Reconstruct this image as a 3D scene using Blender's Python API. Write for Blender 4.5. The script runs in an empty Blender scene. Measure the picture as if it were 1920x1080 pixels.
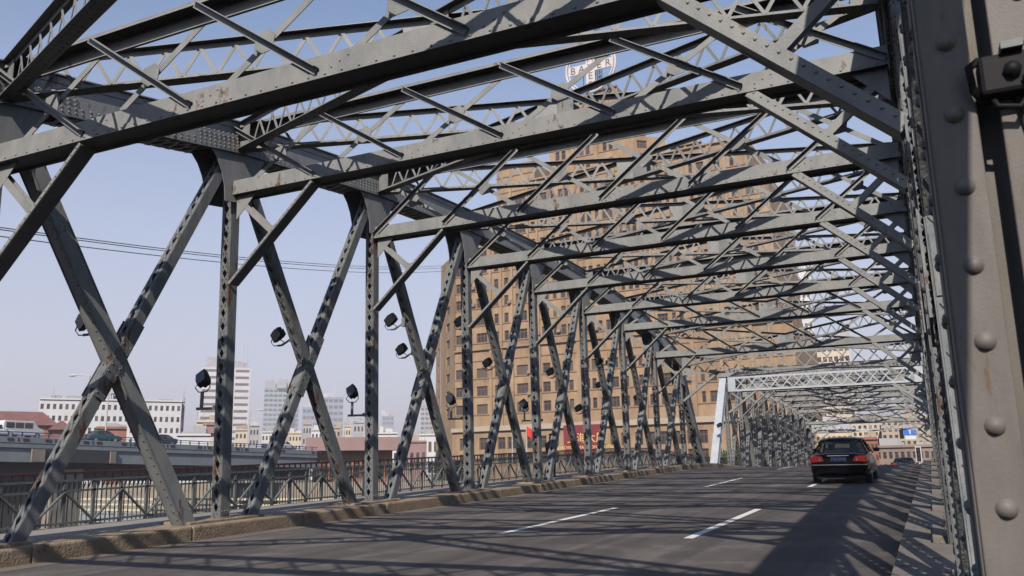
import bpy, math, random
from mathutils import Vector as V, Matrix, Euler
random.seed(7)
S = bpy.context.scene
COL = S.collection
# ------------------------------------------------------------------ camera
TILT = 0.029                      # the first span climbs to the middle pier
T1 = Matrix.Rotation(TILT, 4, 'X')
CX, YAW, PITCH, ROLL, FPX = 12.007, 0.4474, 0.1868, -0.0270, 1591.4
def cam_axes():
    cy, sy, cp, sp = math.cos(YAW), math.sin(YAW), math.cos(PITCH), math.sin(PITCH)
    f = V((-sy*cp, cy*cp, sp)); r = V((cy, sy, 0)); u = r.cross(f)
    c, s = math.cos(ROLL), math.sin(ROLL)
    R3 = T1.to_3x3()
    return R3 @ (c*r+s*u), R3 @ (-s*r+c*u), R3 @ f
CR, CU, CF = cam_axes()
cd = bpy.data.cameras.new('camera'); cam = bpy.data.objects.new('camera', cd); COL.objects.link(cam)
cam.matrix_world = Matrix(((CR.x, CU.x, -CF.x, CX), (CR.y, CU.y, -CF.y, 0), (CR.z, CU.z, -CF.z, 0), (0, 0, 0, 1)))
cd.sensor_width = 36; cd.lens = 36*FPX/1920; cd.clip_start = 0.05; cd.clip_end = 9000
cd.dof.use_dof = True; cd.dof.focus_distance = 15; cd.dof.aperture_fstop = 7
S.camera = cam
EYE = V((CX, 0, 0))
def ray(px, py): return (CF + CR*((px-960)/FPX) - CU*((py-540)/FPX))
def at(px, py, D):                # world point on the ray at horizontal distance D
    d = ray(px, py); return EYE + d*(D/math.hypot(d.x, d.y))
def atx(px, py, X):
    d = ray(px, py); return EYE + d*((X-CX)/d.x)
def s1(x, y, z): return T1 @ V((x, y, z))
# ------------------------------------------------------------------ light
SUN = (T1.to_3x3() @ V((0.30, -1.15, 1.0))).normalized()   # towards the sun
EL = math.asin(SUN.z); AZ = math.atan2(SUN.x, SUN.y)
S.world = bpy.data.worlds.new('World'); S.world.use_nodes = True
wn = S.world.node_tree; wn.nodes.clear()
sky = wn.nodes.new('ShaderNodeTexSky'); sky.sky_type = 'NISHITA'; sky.sun_disc = False
sky.sun_elevation = EL; sky.sun_rotation = AZ; sky.dust_density = 0.5; sky.air_density = 1.0; sky.ozone_density = 2.5
bg = wn.nodes.new('ShaderNodeBackground'); bg.inputs[1].default_value = 0.13
wo = wn.nodes.new('ShaderNodeOutputWorld')
wtc = wn.nodes.new('ShaderNodeTexCoord'); wsx = wn.nodes.new('ShaderNodeSeparateXYZ'); wmr = wn.nodes.new('ShaderNodeMapRange'); wmx = wn.nodes.new('ShaderNodeMixRGB')
wmr.inputs[1].default_value = 0.0; wmr.inputs[2].default_value = 0.62; wmr.inputs[3].default_value = 0.85; wmr.inputs[4].default_value = 0.0; wmr.interpolation_type = 'SMOOTHSTEP'
wmx.inputs[2].default_value = (3.75, 3.6, 4.15, 1)           # low smog layer
wn.links.new(wtc.outputs['Generated'], wsx.inputs[0]); wn.links.new(wsx.outputs[2], wmr.inputs[0]); wn.links.new(wmr.outputs[0], wmx.inputs[0])
wn.links.new(sky.outputs[0], wmx.inputs[1]); wn.links.new(wmx.outputs[0], bg.inputs[0]); wn.links.new(bg.outputs[0], wo.inputs[0])
sl = bpy.data.lights.new('sun', 'SUN'); sl.energy = 4.5; sl.angle = math.radians(0.55); sl.color = (1.0, 0.91, 0.81)
so = bpy.data.objects.new('sun', sl); COL.objects.link(so)
so.rotation_euler = SUN.to_track_quat('Z', 'Y').to_euler(); so.location = (30, -40, 40)
S.view_settings.view_transform = 'Standard'; S.view_settings.look = 'None'
S.view_settings.exposure = 0.34; S.view_settings.gamma = 1.0; S.view_settings.use_curve_mapping = False
S.render.engine = 'CYCLES'; S.cycles.max_bounces = 6; S.cycles.diffuse_bounces = 0; S.cycles.sample_clamp_indirect = 4; S.cycles.volume_bounces = 1
S.cycles.volume_step_rate = 4; S.cycles.transparent_max_bounces = 8
# ------------------------------------------------------------------ materials
def mat(name, col, rough=0.6, metal=0.0, col2=None, scale=3.0, bump=0.0, bscale=40.0, grime=None, grime_at=0.62, gscale=1.5, stretch=None, emit=None, alpha=None, spec=0.5):
    m = bpy.data.materials.new(name); m.use_nodes = True; nt = m.node_tree; N = nt.nodes; L = nt.links
    b = N['Principled BSDF']; b.inputs['Roughness'].default_value = rough; b.inputs['Metallic'].default_value = metal
    b.inputs['Specular IOR Level'].default_value = spec
    c = (*col, 1)
    b.inputs['Base Color'].default_value = c
    if col2 or grime or bump:
        tc = N.new('ShaderNodeTexCoord'); mp = N.new('ShaderNodeMapping'); L.new(tc.outputs['Object'], mp.inputs[0])
        if stretch: mp.inputs['Scale'].default_value = stretch
        src = None
        if col2:
            n = N.new('ShaderNodeTexNoise'); n.inputs['Scale'].default_value = scale; n.inputs['Detail'].default_value = 6; n.inputs['Roughness'].default_value = 0.65
            L.new(mp.outputs[0], n.inputs[0])
            r = N.new('ShaderNodeValToRGB'); r.color_ramp.elements[0].position = 0.35; r.color_ramp.elements[1].position = 0.68
            r.color_ramp.elements[0].color = c; r.color_ramp.elements[1].color = (*col2, 1)
            L.new(n.outputs[0], r.inputs[0]); src = r.outputs[0]
        if grime:
            n2 = N.new('ShaderNodeTexNoise'); n2.inputs['Scale'].default_value = gscale; n2.inputs['Detail'].default_value = 9; n2.inputs['Roughness'].default_value = 0.72
            L.new(mp.outputs[0], n2.inputs[0])
            r2 = N.new('ShaderNodeValToRGB'); r2.color_ramp.elements[0].position = grime_at; r2.color_ramp.elements[1].position = grime_at+0.07
            L.new(n2.outputs[0], r2.inputs[0])
            mx = N.new('ShaderNodeMixRGB'); L.new(r2.outputs[0], mx.inputs[0])
            if src: L.new(src, mx.inputs[1])
            else: mx.inputs[1].default_value = c
            mx.inputs[2].default_value = (*grime, 1); src = mx.outputs[0]
        if src: L.new(src, b.inputs['Base Color'])
        if bump:
            n3 = N.new('ShaderNodeTexNoise'); n3.inputs['Scale'].default_value = bscale; n3.inputs['Detail'].default_value = 5
            L.new(tc.outputs['Object'], n3.inputs[0])
            bp = N.new('ShaderNodeBump'); bp.inputs['Strength'].default_value = bump; bp.inputs['Distance'].default_value = 0.02
            L.new(n3.outputs[0], bp.inputs['Height']); L.new(bp.outputs[0], b.inputs['Normal'])
    if emit: b.inputs['Emission Color'].default_value = (*emit[0], 1); b.inputs['Emission Strength'].default_value = emit[1]
    return m
M = {}
M['steel'] = mat('grey_paint', (0.195, 0.203, 0.203), 0.5, spec=0.25, col2=(0.285, 0.284, 0.272), scale=1.7, bump=0.2, bscale=55, grime=(0.11, 0.072, 0.046), grime_at=0.60, gscale=1.7, stretch=(1.6, 1.6, 0.8))
M['steel_old'] = mat('weathered_grey_paint', (0.105, 0.117, 0.123), 0.55, spec=0.25, col2=(0.185, 0.189, 0.186), scale=3.5, bump=0.4, bscale=45, grime=(0.085, 0.045, 0.026), grime_at=0.56, gscale=1.6, stretch=(2.2, 2.2, 0.6))
M['steel_near'] = mat('near_grey_paint', (0.125, 0.114, 0.103), 0.55, spec=0.3, col2=(0.16, 0.147, 0.132), scale=5, bump=0.06, bscale=120, grime=(0.12, 0.075, 0.045), grime_at=0.60, gscale=3.5, stretch=(3, 3, 0.7))
M['steel_light'] = mat('light_grey_paint', (0.40, 0.42, 0.45), 0.45, col2=(0.33, 0.35, 0.37), scale=2, bump=0.2)
M['steel_red'] = mat('red_primer_paint', (0.17, 0.06, 0.04), 0.6, col2=(0.10, 0.05, 0.04), scale=6)
M['asphalt'] = mat('asphalt', (0.080, 0.070, 0.064), 0.85, col2=(0.102, 0.089, 0.082), scale=0.5, bump=0.7, bscale=90, grime=(0.07, 0.061, 0.058), grime_at=0.60, gscale=0.35, stretch=(2.2, 0.35, 1))
M['kerb_grey'] = mat('grey_kerb_stone', (0.13, 0.115, 0.10), 0.9, col2=(0.18, 0.16, 0.14), scale=2.5, bump=0.6, bscale=25, grime=(0.06, 0.052, 0.046), grime_at=0.56, gscale=2.5)
M['kerb'] = mat('kerb_stone', (0.19, 0.135, 0.088), 0.9, col2=(0.30, 0.235, 0.165), scale=2.5, bump=0.8, bscale=25, grime=(0.055, 0.04, 0.03), grime_at=0.58, gscale=3)
M['paving'] = mat('sidewalk_paving', (0.22, 0.205, 0.185), 0.85, col2=(0.28, 0.26, 0.235), scale=2, bump=0.5, bscale=40, grime=(0.12, 0.105, 0.09), grime_at=0.6, gscale=2)
M['paint_white'] = mat('road_marking_paint', (0.72, 0.71, 0.68), 0.7, col2=(0.58, 0.56, 0.53), scale=9, grime=(0.25, 0.22, 0.2), grime_at=0.66, gscale=9)
M['rail'] = mat('railing_iron', (0.10, 0.115, 0.115), 0.55, col2=(0.15, 0.16, 0.155), scale=4, grime=(0.07, 0.045, 0.03), grime_at=0.62, gscale=6)
M['handrail'] = mat('dark_red_handrail_paint', (0.085, 0.022, 0.018), 0.35, col2=(0.06, 0.018, 0.016), scale=4)
M['black'] = mat('black_lamp_housing', (0.006, 0.006, 0.007), 0.6, spec=0.2)
M['lampglass'] = mat('lamp_glass', (0.03, 0.033, 0.036), 0.12)
M['brick'] = mat('tan_brick', (0.255, 0.168, 0.098), 0.9, col2=(0.39, 0.268, 0.16), scale=0.45, bump=0.3, bscale=3, grime=(0.23, 0.145, 0.095), grime_at=0.56, gscale=0.35, stretch=(1, 1, 0.4))
M['brick_dark'] = mat('soldier_course_brick', (0.24, 0.155, 0.10), 0.9)
M['brick_red'] = mat('red_brick', (0.26, 0.10, 0.065), 0.9, col2=(0.33, 0.15, 0.10), scale=0.3, grime=(0.17, 0.08, 0.055), grime_at=0.57, gscale=0.5)
M['stone'] = mat('beige_stone_band', (0.42, 0.35, 0.27), 0.85, col2=(0.36, 0.30, 0.23), scale=0.4)
M['glass'] = mat('dark_window_glass', (0.035, 0.032, 0.03), 0.15)
_g = M['glass'].node_tree; _oi = _g.nodes.new('ShaderNodeObjectInfo'); _cr = _g.nodes.new('ShaderNodeValToRGB')
_cr.color_ramp.interpolation = 'CONSTANT'; _cr.color_ramp.elements[0].color = (0.03, 0.027, 0.025, 1); _cr.color_ramp.elements[1].position = .45; _cr.color_ramp.elements[1].color = (0.055, 0.047, 0.04, 1)
_e = _cr.color_ramp.elements.new(.75); _e.color = (0.10, 0.085, 0.07, 1); _e = _cr.color_ramp.elements.new(.9); _e.color = (0.02, 0.02, 0.022, 1)
_g.links.new(_oi.outputs['Random'], _cr.inputs[0]); _g.links.new(_cr.outputs[0], _g.nodes['Principled BSDF'].inputs['Base Color'])
M['frame'] = mat('window_frame_brown', (0.14, 0.09, 0.06), 0.7)
M['white_wall'] = mat('white_render', (0.62, 0.62, 0.62), 0.85, col2=(0.53, 0.53, 0.54), scale=0.15)
M['cream'] = mat('cream_render', (0.62, 0.52, 0.38), 0.85, col2=(0.52, 0.45, 0.36), scale=0.2)
M['grey_wall'] = mat('grey_render', (0.40, 0.40, 0.40), 0.85, col2=(0.32, 0.32, 0.33), scale=0.2)
M['tower'] = mat('blue_green_cladding', (0.30, 0.42, 0.42), 0.4, col2=(0.26, 0.36, 0.38), scale=0.05)
M['tower_blue'] = mat('blue_cladding', (0.22, 0.30, 0.37), 0.4, col2=(0.25, 0.34, 0.40), scale=0.05)
M['redroof'] = mat('red_roof_tiles', (0.14, 0.06, 0.05), 0.85, col2=(0.20, 0.095, 0.075), scale=0.6)
M['concrete'] = mat('blue_grey_concrete', (0.19, 0.23, 0.255), 0.85, col2=(0.27, 0.29, 0.30), scale=0.3, grime=(0.17, 0.19, 0.20), grime_at=0.6, gscale=0.4)
M['concrete_dark_shade'] = mat('dark_shade_concrete', (0.035, 0.04, 0.05), 0.9)  # near-black concrete tone; also carries the gate bridge's painted shade
M['blue_rail'] = mat('blue_rail_paint', (0.04, 0.10, 0.22), 0.5)
M['water'] = mat('river_water', (0.075, 0.072, 0.055), 0.12, bump=0.9, bscale=0.8)
M['ground'] = mat('city_ground', (0.09, 0.08, 0.07), 0.95, col2=(0.12, 0.11, 0.10), scale=0.05)
M['bank'] = mat('embankment_stone', (0.30, 0.26, 0.20), 0.9, col2=(0.21, 0.185, 0.15), scale=0.6, grime=(0.12, 0.105, 0.08), grime_at=0.6, gscale=0.7)
M['yellow'] = mat('yellow_white_paint', (0.60, 0.48, 0.26), 0.6, col2=(0.62, 0.60, 0.55), scale=1.2)
M['pink'] = mat('faded_red_roof', (0.30, 0.19, 0.18), 0.8, col2=(0.26, 0.165, 0.155), scale=0.3)
M['brownwall'] = mat('brown_shop_front', (0.21, 0.15, 0.13), 0.8, col2=(0.30, 0.23, 0.19), scale=0.3)
M['signred'] = mat('red_billboard', (0.20, 0.018, 0.028), 0.7, col2=(0.17, 0.016, 0.024), scale=0.3)
M['gold'] = mat('gold_lettering', (0.75, 0.52, 0.20), 0.5)
M['logo'] = mat('white_logo_panel', (0.55, 0.51, 0.50), 0.6)
M['logo_line'] = mat('pink_tube_outline', (0.13, 0.08, 0.08), 0.6)
M['mast'] = mat('mast_steel', (0.09, 0.10, 0.13), 0.6)
M['carblack'] = mat('black_car_paint', (0.002, 0.002, 0.003), 0.10, spec=0.16)
M['carblue'] = mat('dark_blue_car_paint', (0.012, 0.016, 0.035), 0.16)
M['carwhite'] = mat('white_car_paint', (0.65, 0.65, 0.66), 0.2)
M['cargreen'] = mat('green_car_paint', (0.02, 0.07, 0.08), 0.2)
M['carglass'] = mat('car_glass', (0.02, 0.035, 0.032), 0.03, spec=0.4); M['carglass'].node_tree.nodes['Principled BSDF'].inputs['Alpha'].default_value = 0.72
M['carseat'] = mat('car_interior', (0.25, 0.30, 0.27), 0.6)
M['tyre'] = mat('tyre_rubber', (0.015, 0.015, 0.015), 0.85)
M['chrome'] = mat('chrome_trim', (0.65, 0.65, 0.66), 0.15, 1.0)
M['tail'] = mat('red_tail_lamp', (0.30, 0.01, 0.008), 0.2, emit=((1, 0.04, 0.02), 0.12))
M['tailclear'] = mat('clear_lamp_lens', (0.7, 0.6, 0.55), 0.2)
M['plate'] = mat('blue_plate', (0.04, 0.09, 0.32), 0.5)
M['platetext'] = mat('white_plate_text', (0.75, 0.76, 0.8), 0.5)
M['needles'] = mat('conifer_needles', (0.035, 0.06, 0.035), 0.8, col2=(0.055, 0.085, 0.045), scale=1.5)
M['leaves'] = mat('tree_leaves', (0.05, 0.075, 0.03), 0.8, col2=(0.075, 0.10, 0.04), scale=1.0)
M['bark'] = mat('bark', (0.09, 0.07, 0.05), 0.9)
M['flaggreen'] = mat('green_flag', (0.08, 0.40, 0.08), 0.8)
M['flagred'] = mat('red_flag', (0.62, 0.03, 0.02), 0.8)
M['pole'] = mat('galvanised_pole', (0.45, 0.44, 0.43), 0.5)
M['signblue'] = mat('blue_sign', (0.03, 0.14, 0.55), 0.5)
M['cloth'] = mat('dark_cloth', (0.02, 0.022, 0.03), 0.9)
M['skin'] = mat('skin', (0.42, 0.26, 0.18), 0.6)
M['cable'] = mat('cable_black', (0.02, 0.02, 0.025), 0.6)
M['rustbolt'] = mat('rusty_bolt', (0.30, 0.075, 0.03), 0.7)
def asphalt_detail(m):
    nt = m.node_tree; N = nt.nodes; L = nt.links; b = N['Principled BSDF']; src = b.inputs['Base Color'].links[0].from_socket
    tc = N.new('ShaderNodeTexCoord'); out = src
    for sc_, st, lo, hi, amt in ((1.0, (2.6, .05, 1), .42, .62, .22), (60, (1, 1, 1), .35, .65, .25), (.9, (1, 1, 1), .50, .56, .16)):
        mp = N.new('ShaderNodeMapping'); mp.inputs['Scale'].default_value = st; L.new(tc.outputs['Object'], mp.inputs[0])
        n = N.new('ShaderNodeTexNoise'); n.inputs['Scale'].default_value = sc_; n.inputs['Detail'].default_value = 4; L.new(mp.outputs[0], n.inputs[0])
        mr = N.new('ShaderNodeMapRange'); mr.inputs[1].default_value = lo; mr.inputs[2].default_value = hi; mr.inputs[3].default_value = 1-amt; mr.inputs[4].default_value = 1+amt; L.new(n.outputs[0], mr.inputs[0])
        mx = N.new('ShaderNodeVectorMath'); mx.operation = 'SCALE'; L.new(out, mx.inputs[0]); L.new(mr.outputs[0], mx.inputs['Scale']); out = mx.outputs[0]
    L.new(out, b.inputs['Base Color'])
asphalt_detail(M['asphalt'])
# ------------------------------------------------------------------ mesh helpers
class MB:
    def __init__(s): s.v = []; s.f = []; s.m = []; s.cur = 0
    def box(s, c, a, b, d):       # centre, three half vectors
        i = len(s.v); c = V(c)
        for x in (-1, 1):
            for y in (-1, 1):
                for z in (-1, 1): s.v.append(c+a*x+b*y+d*z)
        for q in ((0, 1, 3, 2), (4, 6, 7, 5), (0, 4, 5, 1), (2, 3, 7, 6), (0, 2, 6, 4), (1, 5, 7, 3)):
            s.f.append([i+k for k in q]); s.m.append(s.cur)
    def aabb(s, x0, x1, y0, y1, z0, z1):
        s.box(((x0+x1)/2, (y0+y1)/2, (z0+z1)/2), V((abs(x1-x0)/2, 0, 0)), V((0, abs(y1-y0)/2, 0)), V((0, 0, abs(z1-z0)/2)))
    def bar(s, A, B, wd, w, t):   # plate from A to B, w wide along wd, t thick
        A = V(A); B = V(B); a = (B-A)/2; L = a.length
        if L < 1e-6: return
        an = a/L; wd = V(wd); wd = (wd-an*wd.dot(an)).normalized(); td = an.cross(wd)
        s.box((A+B)/2, a, wd*(w/2), td*(t/2))
    def poly(s, pts, off):        # extruded polygon
        i = len(s.v); n = len(pts); off = V(off)
        for p in pts: s.v.append(V(p))
        for p in pts: s.v.append(V(p)+off)
        s.f.append(list(range(i, i+n))); s.m.append(s.cur)
        s.f.append(list(range(i+2*n-1, i+n-1, -1))); s.m.append(s.cur)
        for k in range(n):
            k2 = (k+1) % n; s.f.append([i+k2, i+k, i+n+k, i+n+k2]); s.m.append(s.cur)
    def quad(s, *p):
        i = len(s.v); s.v += [V(q) for q in p]; s.f.append(list(range(i, i+len(p)))); s.m.append(s.cur)
    def dome(s, p, n, r, seg=6):
        n = V(n).normalized(); p = V(p); t = n.orthogonal().normalized(); b = n.cross(t); i = len(s.v)
        for k in range(seg):
            a = 2*math.pi*k/seg; s.v.append(p+(t*math.cos(a)+b*math.sin(a))*r)
        for k in range(seg):
            a = 2*math.pi*k/seg; s.v.append(p+(t*math.cos(a)+b*math.sin(a))*r*0.68+n*r*0.5)
        s.v.append(p+n*r*0.72)
        for k in range(seg):
            k2 = (k+1) % seg
            s.f.append([i+k, i+k2, i+seg+k2, i+seg+k]); s.m.append(s.cur)
            s.f.append([i+seg+k, i+seg+k2, i+2*seg]); s.m.append(s.cur)
    def tube(s, pts, r, seg=6, cap=True):
        pts = [V(p) for p in pts]; n = len(pts); i0 = len(s.v)
        rr = r if isinstance(r, (list, tuple)) else [r]*n
        for j, p in enumerate(pts):
            d = (pts[min(j+1, n-1)]-pts[max(j-1, 0)]).normalized()
            t = d.cross(V((0, 0, 1)));  t = t.normalized() if t.length > 0.05 else V((1, 0, 0)); b = d.cross(t)
            for k in range(seg):
                a = 2*math.pi*k/seg; s.v.append(p+(t*math.cos(a)+b*math.sin(a))*rr[j])
        for j in range(n-1):
            for k in range(seg):
                k2 = (k+1) % seg; a = i0+j*seg
                s.f.append([a+k, a+k2, a+seg+k2, a+seg+k]); s.m.append(s.cur)
        if cap:
            s.f.append([i0+k for k in range(seg)][::-1]); s.m.append(s.cur)
            s.f.append([i0+(n-1)*seg+k for k in range(seg)]); s.m.append(s.cur)
    def obj(s, name, mats, parent=None, smooth=False, loc=None, kind=None, bevel=0):
        me = bpy.data.meshes.new(name); me.from_pydata([tuple(q) for q in s.v], [], s.f)
        if not isinstance(mats, (list, tuple)): mats = [mats]
        for m in mats: me.materials.append(M[m])
        if len(mats) > 1: me.polygons.foreach_set('material_index', s.m)
        if smooth: me.polygons.foreach_set('use_smooth', [True]*len(me.polygons))
        me.update()
        o = bpy.data.objects.new(name, me); COL.objects.link(o)
        if loc is not None: o.location = loc
        if parent: o.parent = parent
        if kind: o['kind'] = kind
        if bevel:
            b = o.modifiers.new('bevel', 'BEVEL'); b.width = bevel; b.segments = 2; b.limit_method = 'ANGLE'
        return o
def tag(o, label=None, cat=None, group=None, kind=None):
    if label: o['label'] = label
    if cat: o['category'] = cat
    if group: o['group'] = group
    if kind: o['kind'] = kind
    return o
def empty(name, loc, rot=(0, 0, 0), **k):
    o = bpy.data.objects.new(name, None); o.empty_display_size = 0.3; COL.objects.link(o); o.location = loc; o.rotation_euler = rot
    return tag(o, **k)
def copy_tree(o, parent=None):
    c = o.copy(); COL.objects.link(c); c.parent = parent
    for ch in list(o.children): copy_tree(ch, c)
    return c
X_ = V((1, 0, 0)); Y_ = V((0, 1, 0)); Z_ = V((0, 0, 1))
# ------------------------------------------------------------------ road profile (S1 frame)
PROF = [(-60, -3.0), (-20, -1.5), (-8, -1.43), (22, -1.43), (36, -1.365), (44, -1.33), (48, -1.335), (50, -1.37), (52, -1.43), (54, -1.53), (110, -4.78), (118, -5.35), (135, -6.2), (600, -19.7)]
def road(y):
    for (a, za), (b, zb) in zip(PROF, PROF[1:]):
        if y <= b: return za+(zb-za)*(y-a)/(b-a)
    return PROF[-1][1]
def strip(name, x0, x1, dz, matn, y0, y1, step=2.0, thick=None, **k):
    mb = MB(); ys = []; y = y0
    while y < y1: ys.append(y); y += step
    ys.append(y1)
    if thick:
        for a, b in zip(ys, ys[1:]):
            p = [s1(x0, a, road(a)+dz), s1(x1, a, road(a)+dz), s1(x1, b, road(b)+dz), s1(x0, b, road(b)+dz)]
            q = [v-Z_*thick for v in p]
            mb.quad(*p); mb.quad(p[1], p[0], q[0], q[1]) if a == y0 else None
            mb.quad(p[2], p[1], q[1], q[2]); mb.quad(p[0], p[3], q[3], q[0])
    else:
        for a, b in zip(ys, ys[1:]):
            mb.quad(s1(x0, a, road(a)+dz), s1(x1, a, road(a)+dz), s1(x1, b, road(b)+dz), s1(x0, b, road(b)+dz))
    return tag(mb.obj(name, matn), **k)
strip('road', 0.3, 11.55, 0, 'asphalt', -30, 140, thick=0.5, kind='structure')
strip('kerb', -0.75, 0.3, 0.24, 'kerb', -30, 107, thick=0.7, kind='structure')
strip('kerb', 11.55, 12.75, 0.20, 'kerb_grey', -30, 107, thick=0.7, kind='structure')
mb = MB(); mb.aabb(-.02, .16, -1.46, 1.46, -.34, .0); ks0 = None; kroot = bpy.data.objects['kerb']
me_ks = []
for v_ in range(3):
    m2 = MB(); R2 = random.Random(v_); ys_ = [-1.478, 1.478]
    for a_, b_ in zip(ys_, ys_[1:]):
        o_ = R2.uniform(-.006, .006); m2.aabb(0, .17+o_*.6, a_, min(b_, 1.478), -.36, .0+o_*.5)
    ob = m2.obj('kerb_stone', 'kerb', kroot, bevel=.035); me_ks.append(ob)
y = -5.0; k = 0
while y < 104:
    src = me_ks[k % 3]; ob = src if k < 3 else src.copy()
    if k >= 3: COL.objects.link(ob); ob.parent = kroot
    ob.location = s1(.16, y, (road(y-1.4)+road(y+1.4))/2+.245); ob.rotation_euler = (TILT+math.atan2(road(y+1)-road(y-1), 2), 0, 0); y += 2.96; k += 1
strip('sidewalk', -3.75, -0.75, 0.13, 'paving', -30, 108, thick=0.5, kind='structure')
strip('sidewalk', 12.75, 15.8, 0.12, 'paving', -30, 108, thick=0.5, kind='structure')
# lane dashes
for X, y0s in ((5.22, (-2.3, 13.4, 28.3, 43.2, 58, 73, 88)), (8.5, (-2.3, 13.3, 28.0, 43.0, 58, 73, 88))):
    for y0 in y0s:
        mb = MB(); n = 4
        for k in range(n):
            a = y0+6*k/n; b = y0+6*(k+1)/n
            mb.quad(s1(X-.075, a, road(a)+.006), s1(X+.075, a, road(a)+.006), s1(X+.075, b, road(b)+.006), s1(X-.075, b, road(b)+.006))
        tag(mb.obj('lane_marking', 'paint_white'), kind='structure')
# dirt strip along the gutters
M['dust'] = mat('gutter_dust', (0.15, 0.125, 0.10), 0.95, col2=(0.11, 0.092, 0.082), scale=1.2)
strip('gutter', 0.3, 0.75, 0.004, 'dust', -20, 107, kind='structure')
# ------------------------------------------------------------------ the truss span (local frame: x 0..12, y from first pin, z from bottom pin)
LP = 4.887; Y0 = 7.566-2*LP; ZB = -2.65
def yn(n): return n*LP                       # n counted 0..11 from the end pin; old index = n-2
ZT = {1: 4.75, 2: 5.95, 3: 6.67, 4: 7.06, 5: 7.20, 6: 7.20, 7: 7.06, 8: 6.67, 9: 5.95, 10: 4.75}
ZL = {2: 4.30, 3: 5.13, 4: 5.28, 5: 5.40, 6: 5.40, 7: 5.28, 8: 5.13, 9: 4.30}
def zt(n): return ZT[n]-ZB
def zl(n): return ZL[n]-ZB
CD = 0.62                                     # chord depth
def laced(mb, rv, A, B, X0, X1, d, mode, pitch=0.26, sgn=1, rivet=0, both=True):
    A = V(A); B = V(B); a = (B-A); L = a.length; a /= L
    n = V((0, a.z, -a.y)); h = d/2
    mx = (X0+X1)/2; A0 = V((mx, A.y, A.z)); B0 = V((mx, B.y, B.z)); wX = abs(X1-X0)
    if mode == 'side':
        for s in (-1, 1): mb.bar(A0+n*h*s, B0+n*h*s, X_, wX, .014)
        for X in (X0, X1):
            for s in (-1, 1):
                off = V((X-mx, 0, 0))+n*(h-.055)*s
                mb.bar(A0+off, B0+off, n, .11, .016)
            k = 0; t = 0.3
            while t+pitch < L-.2:
                p = A0+V((X-mx, 0, 0))+a*t; q = p+a*pitch
                o = V((.010 if X > mx else -.010, 0, 0))
                mb.bar(p+n*(h-.07)+o, q-n*(h-.07)+o, a.cross(X_), .05, .01)
                if both: mb.bar(p-n*(h-.07)-o, q+n*(h-.07)-o, a.cross(X_), .05, .01)
                t += pitch
    else:
        for X in (X0, X1): mb.bar(A0+V((X-mx, 0, 0)), B0+V((X-mx, 0, 0)), n, d, .016)
        for s in (-1, 1):
            for X in (X0, X1):
                off = V(((X-mx)*(1-.032/(wX/2)), 0, 0))+n*h*s
                mb.bar(A0+off, B0+off, X_, .064, .014)
            t = 0.3
            while t+pitch*1.2 < L-.2:
                p = A0+a*t+n*(h*s); q = p+a*pitch*1.2; o = n*.012*s
                mb.bar(p+V((wX/2-.03, 0, 0))+o, q-V((wX/2-.03, 0, 0))+o, a, .042, .01)
                if both and (n.y*s < 0): mb.bar(p-V((wX/2-.03, 0, 0))-o, q+V((wX/2-.03, 0, 0))-o, a, .042, .01)
                t += pitch*1.2
    if rivet:
        Xi = X1 if sgn > 0 else X0
        t = .2
        while t < L-.1:
            for s in (-1, 1):
                rv.dome(A0+V((Xi-mx+sgn*.008, 0, 0))+n*(h-.055)*s+a*t, V((sgn, 0, 0)), .019)
                rv.dome(A0-n*(h+.007)*(1 if n.y > 0 else -1)+a*(t+.06)+V(((wX/2-.05)*s, 0, 0)), -n if n.y > 0 else n, .019)
            t += rivet
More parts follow.
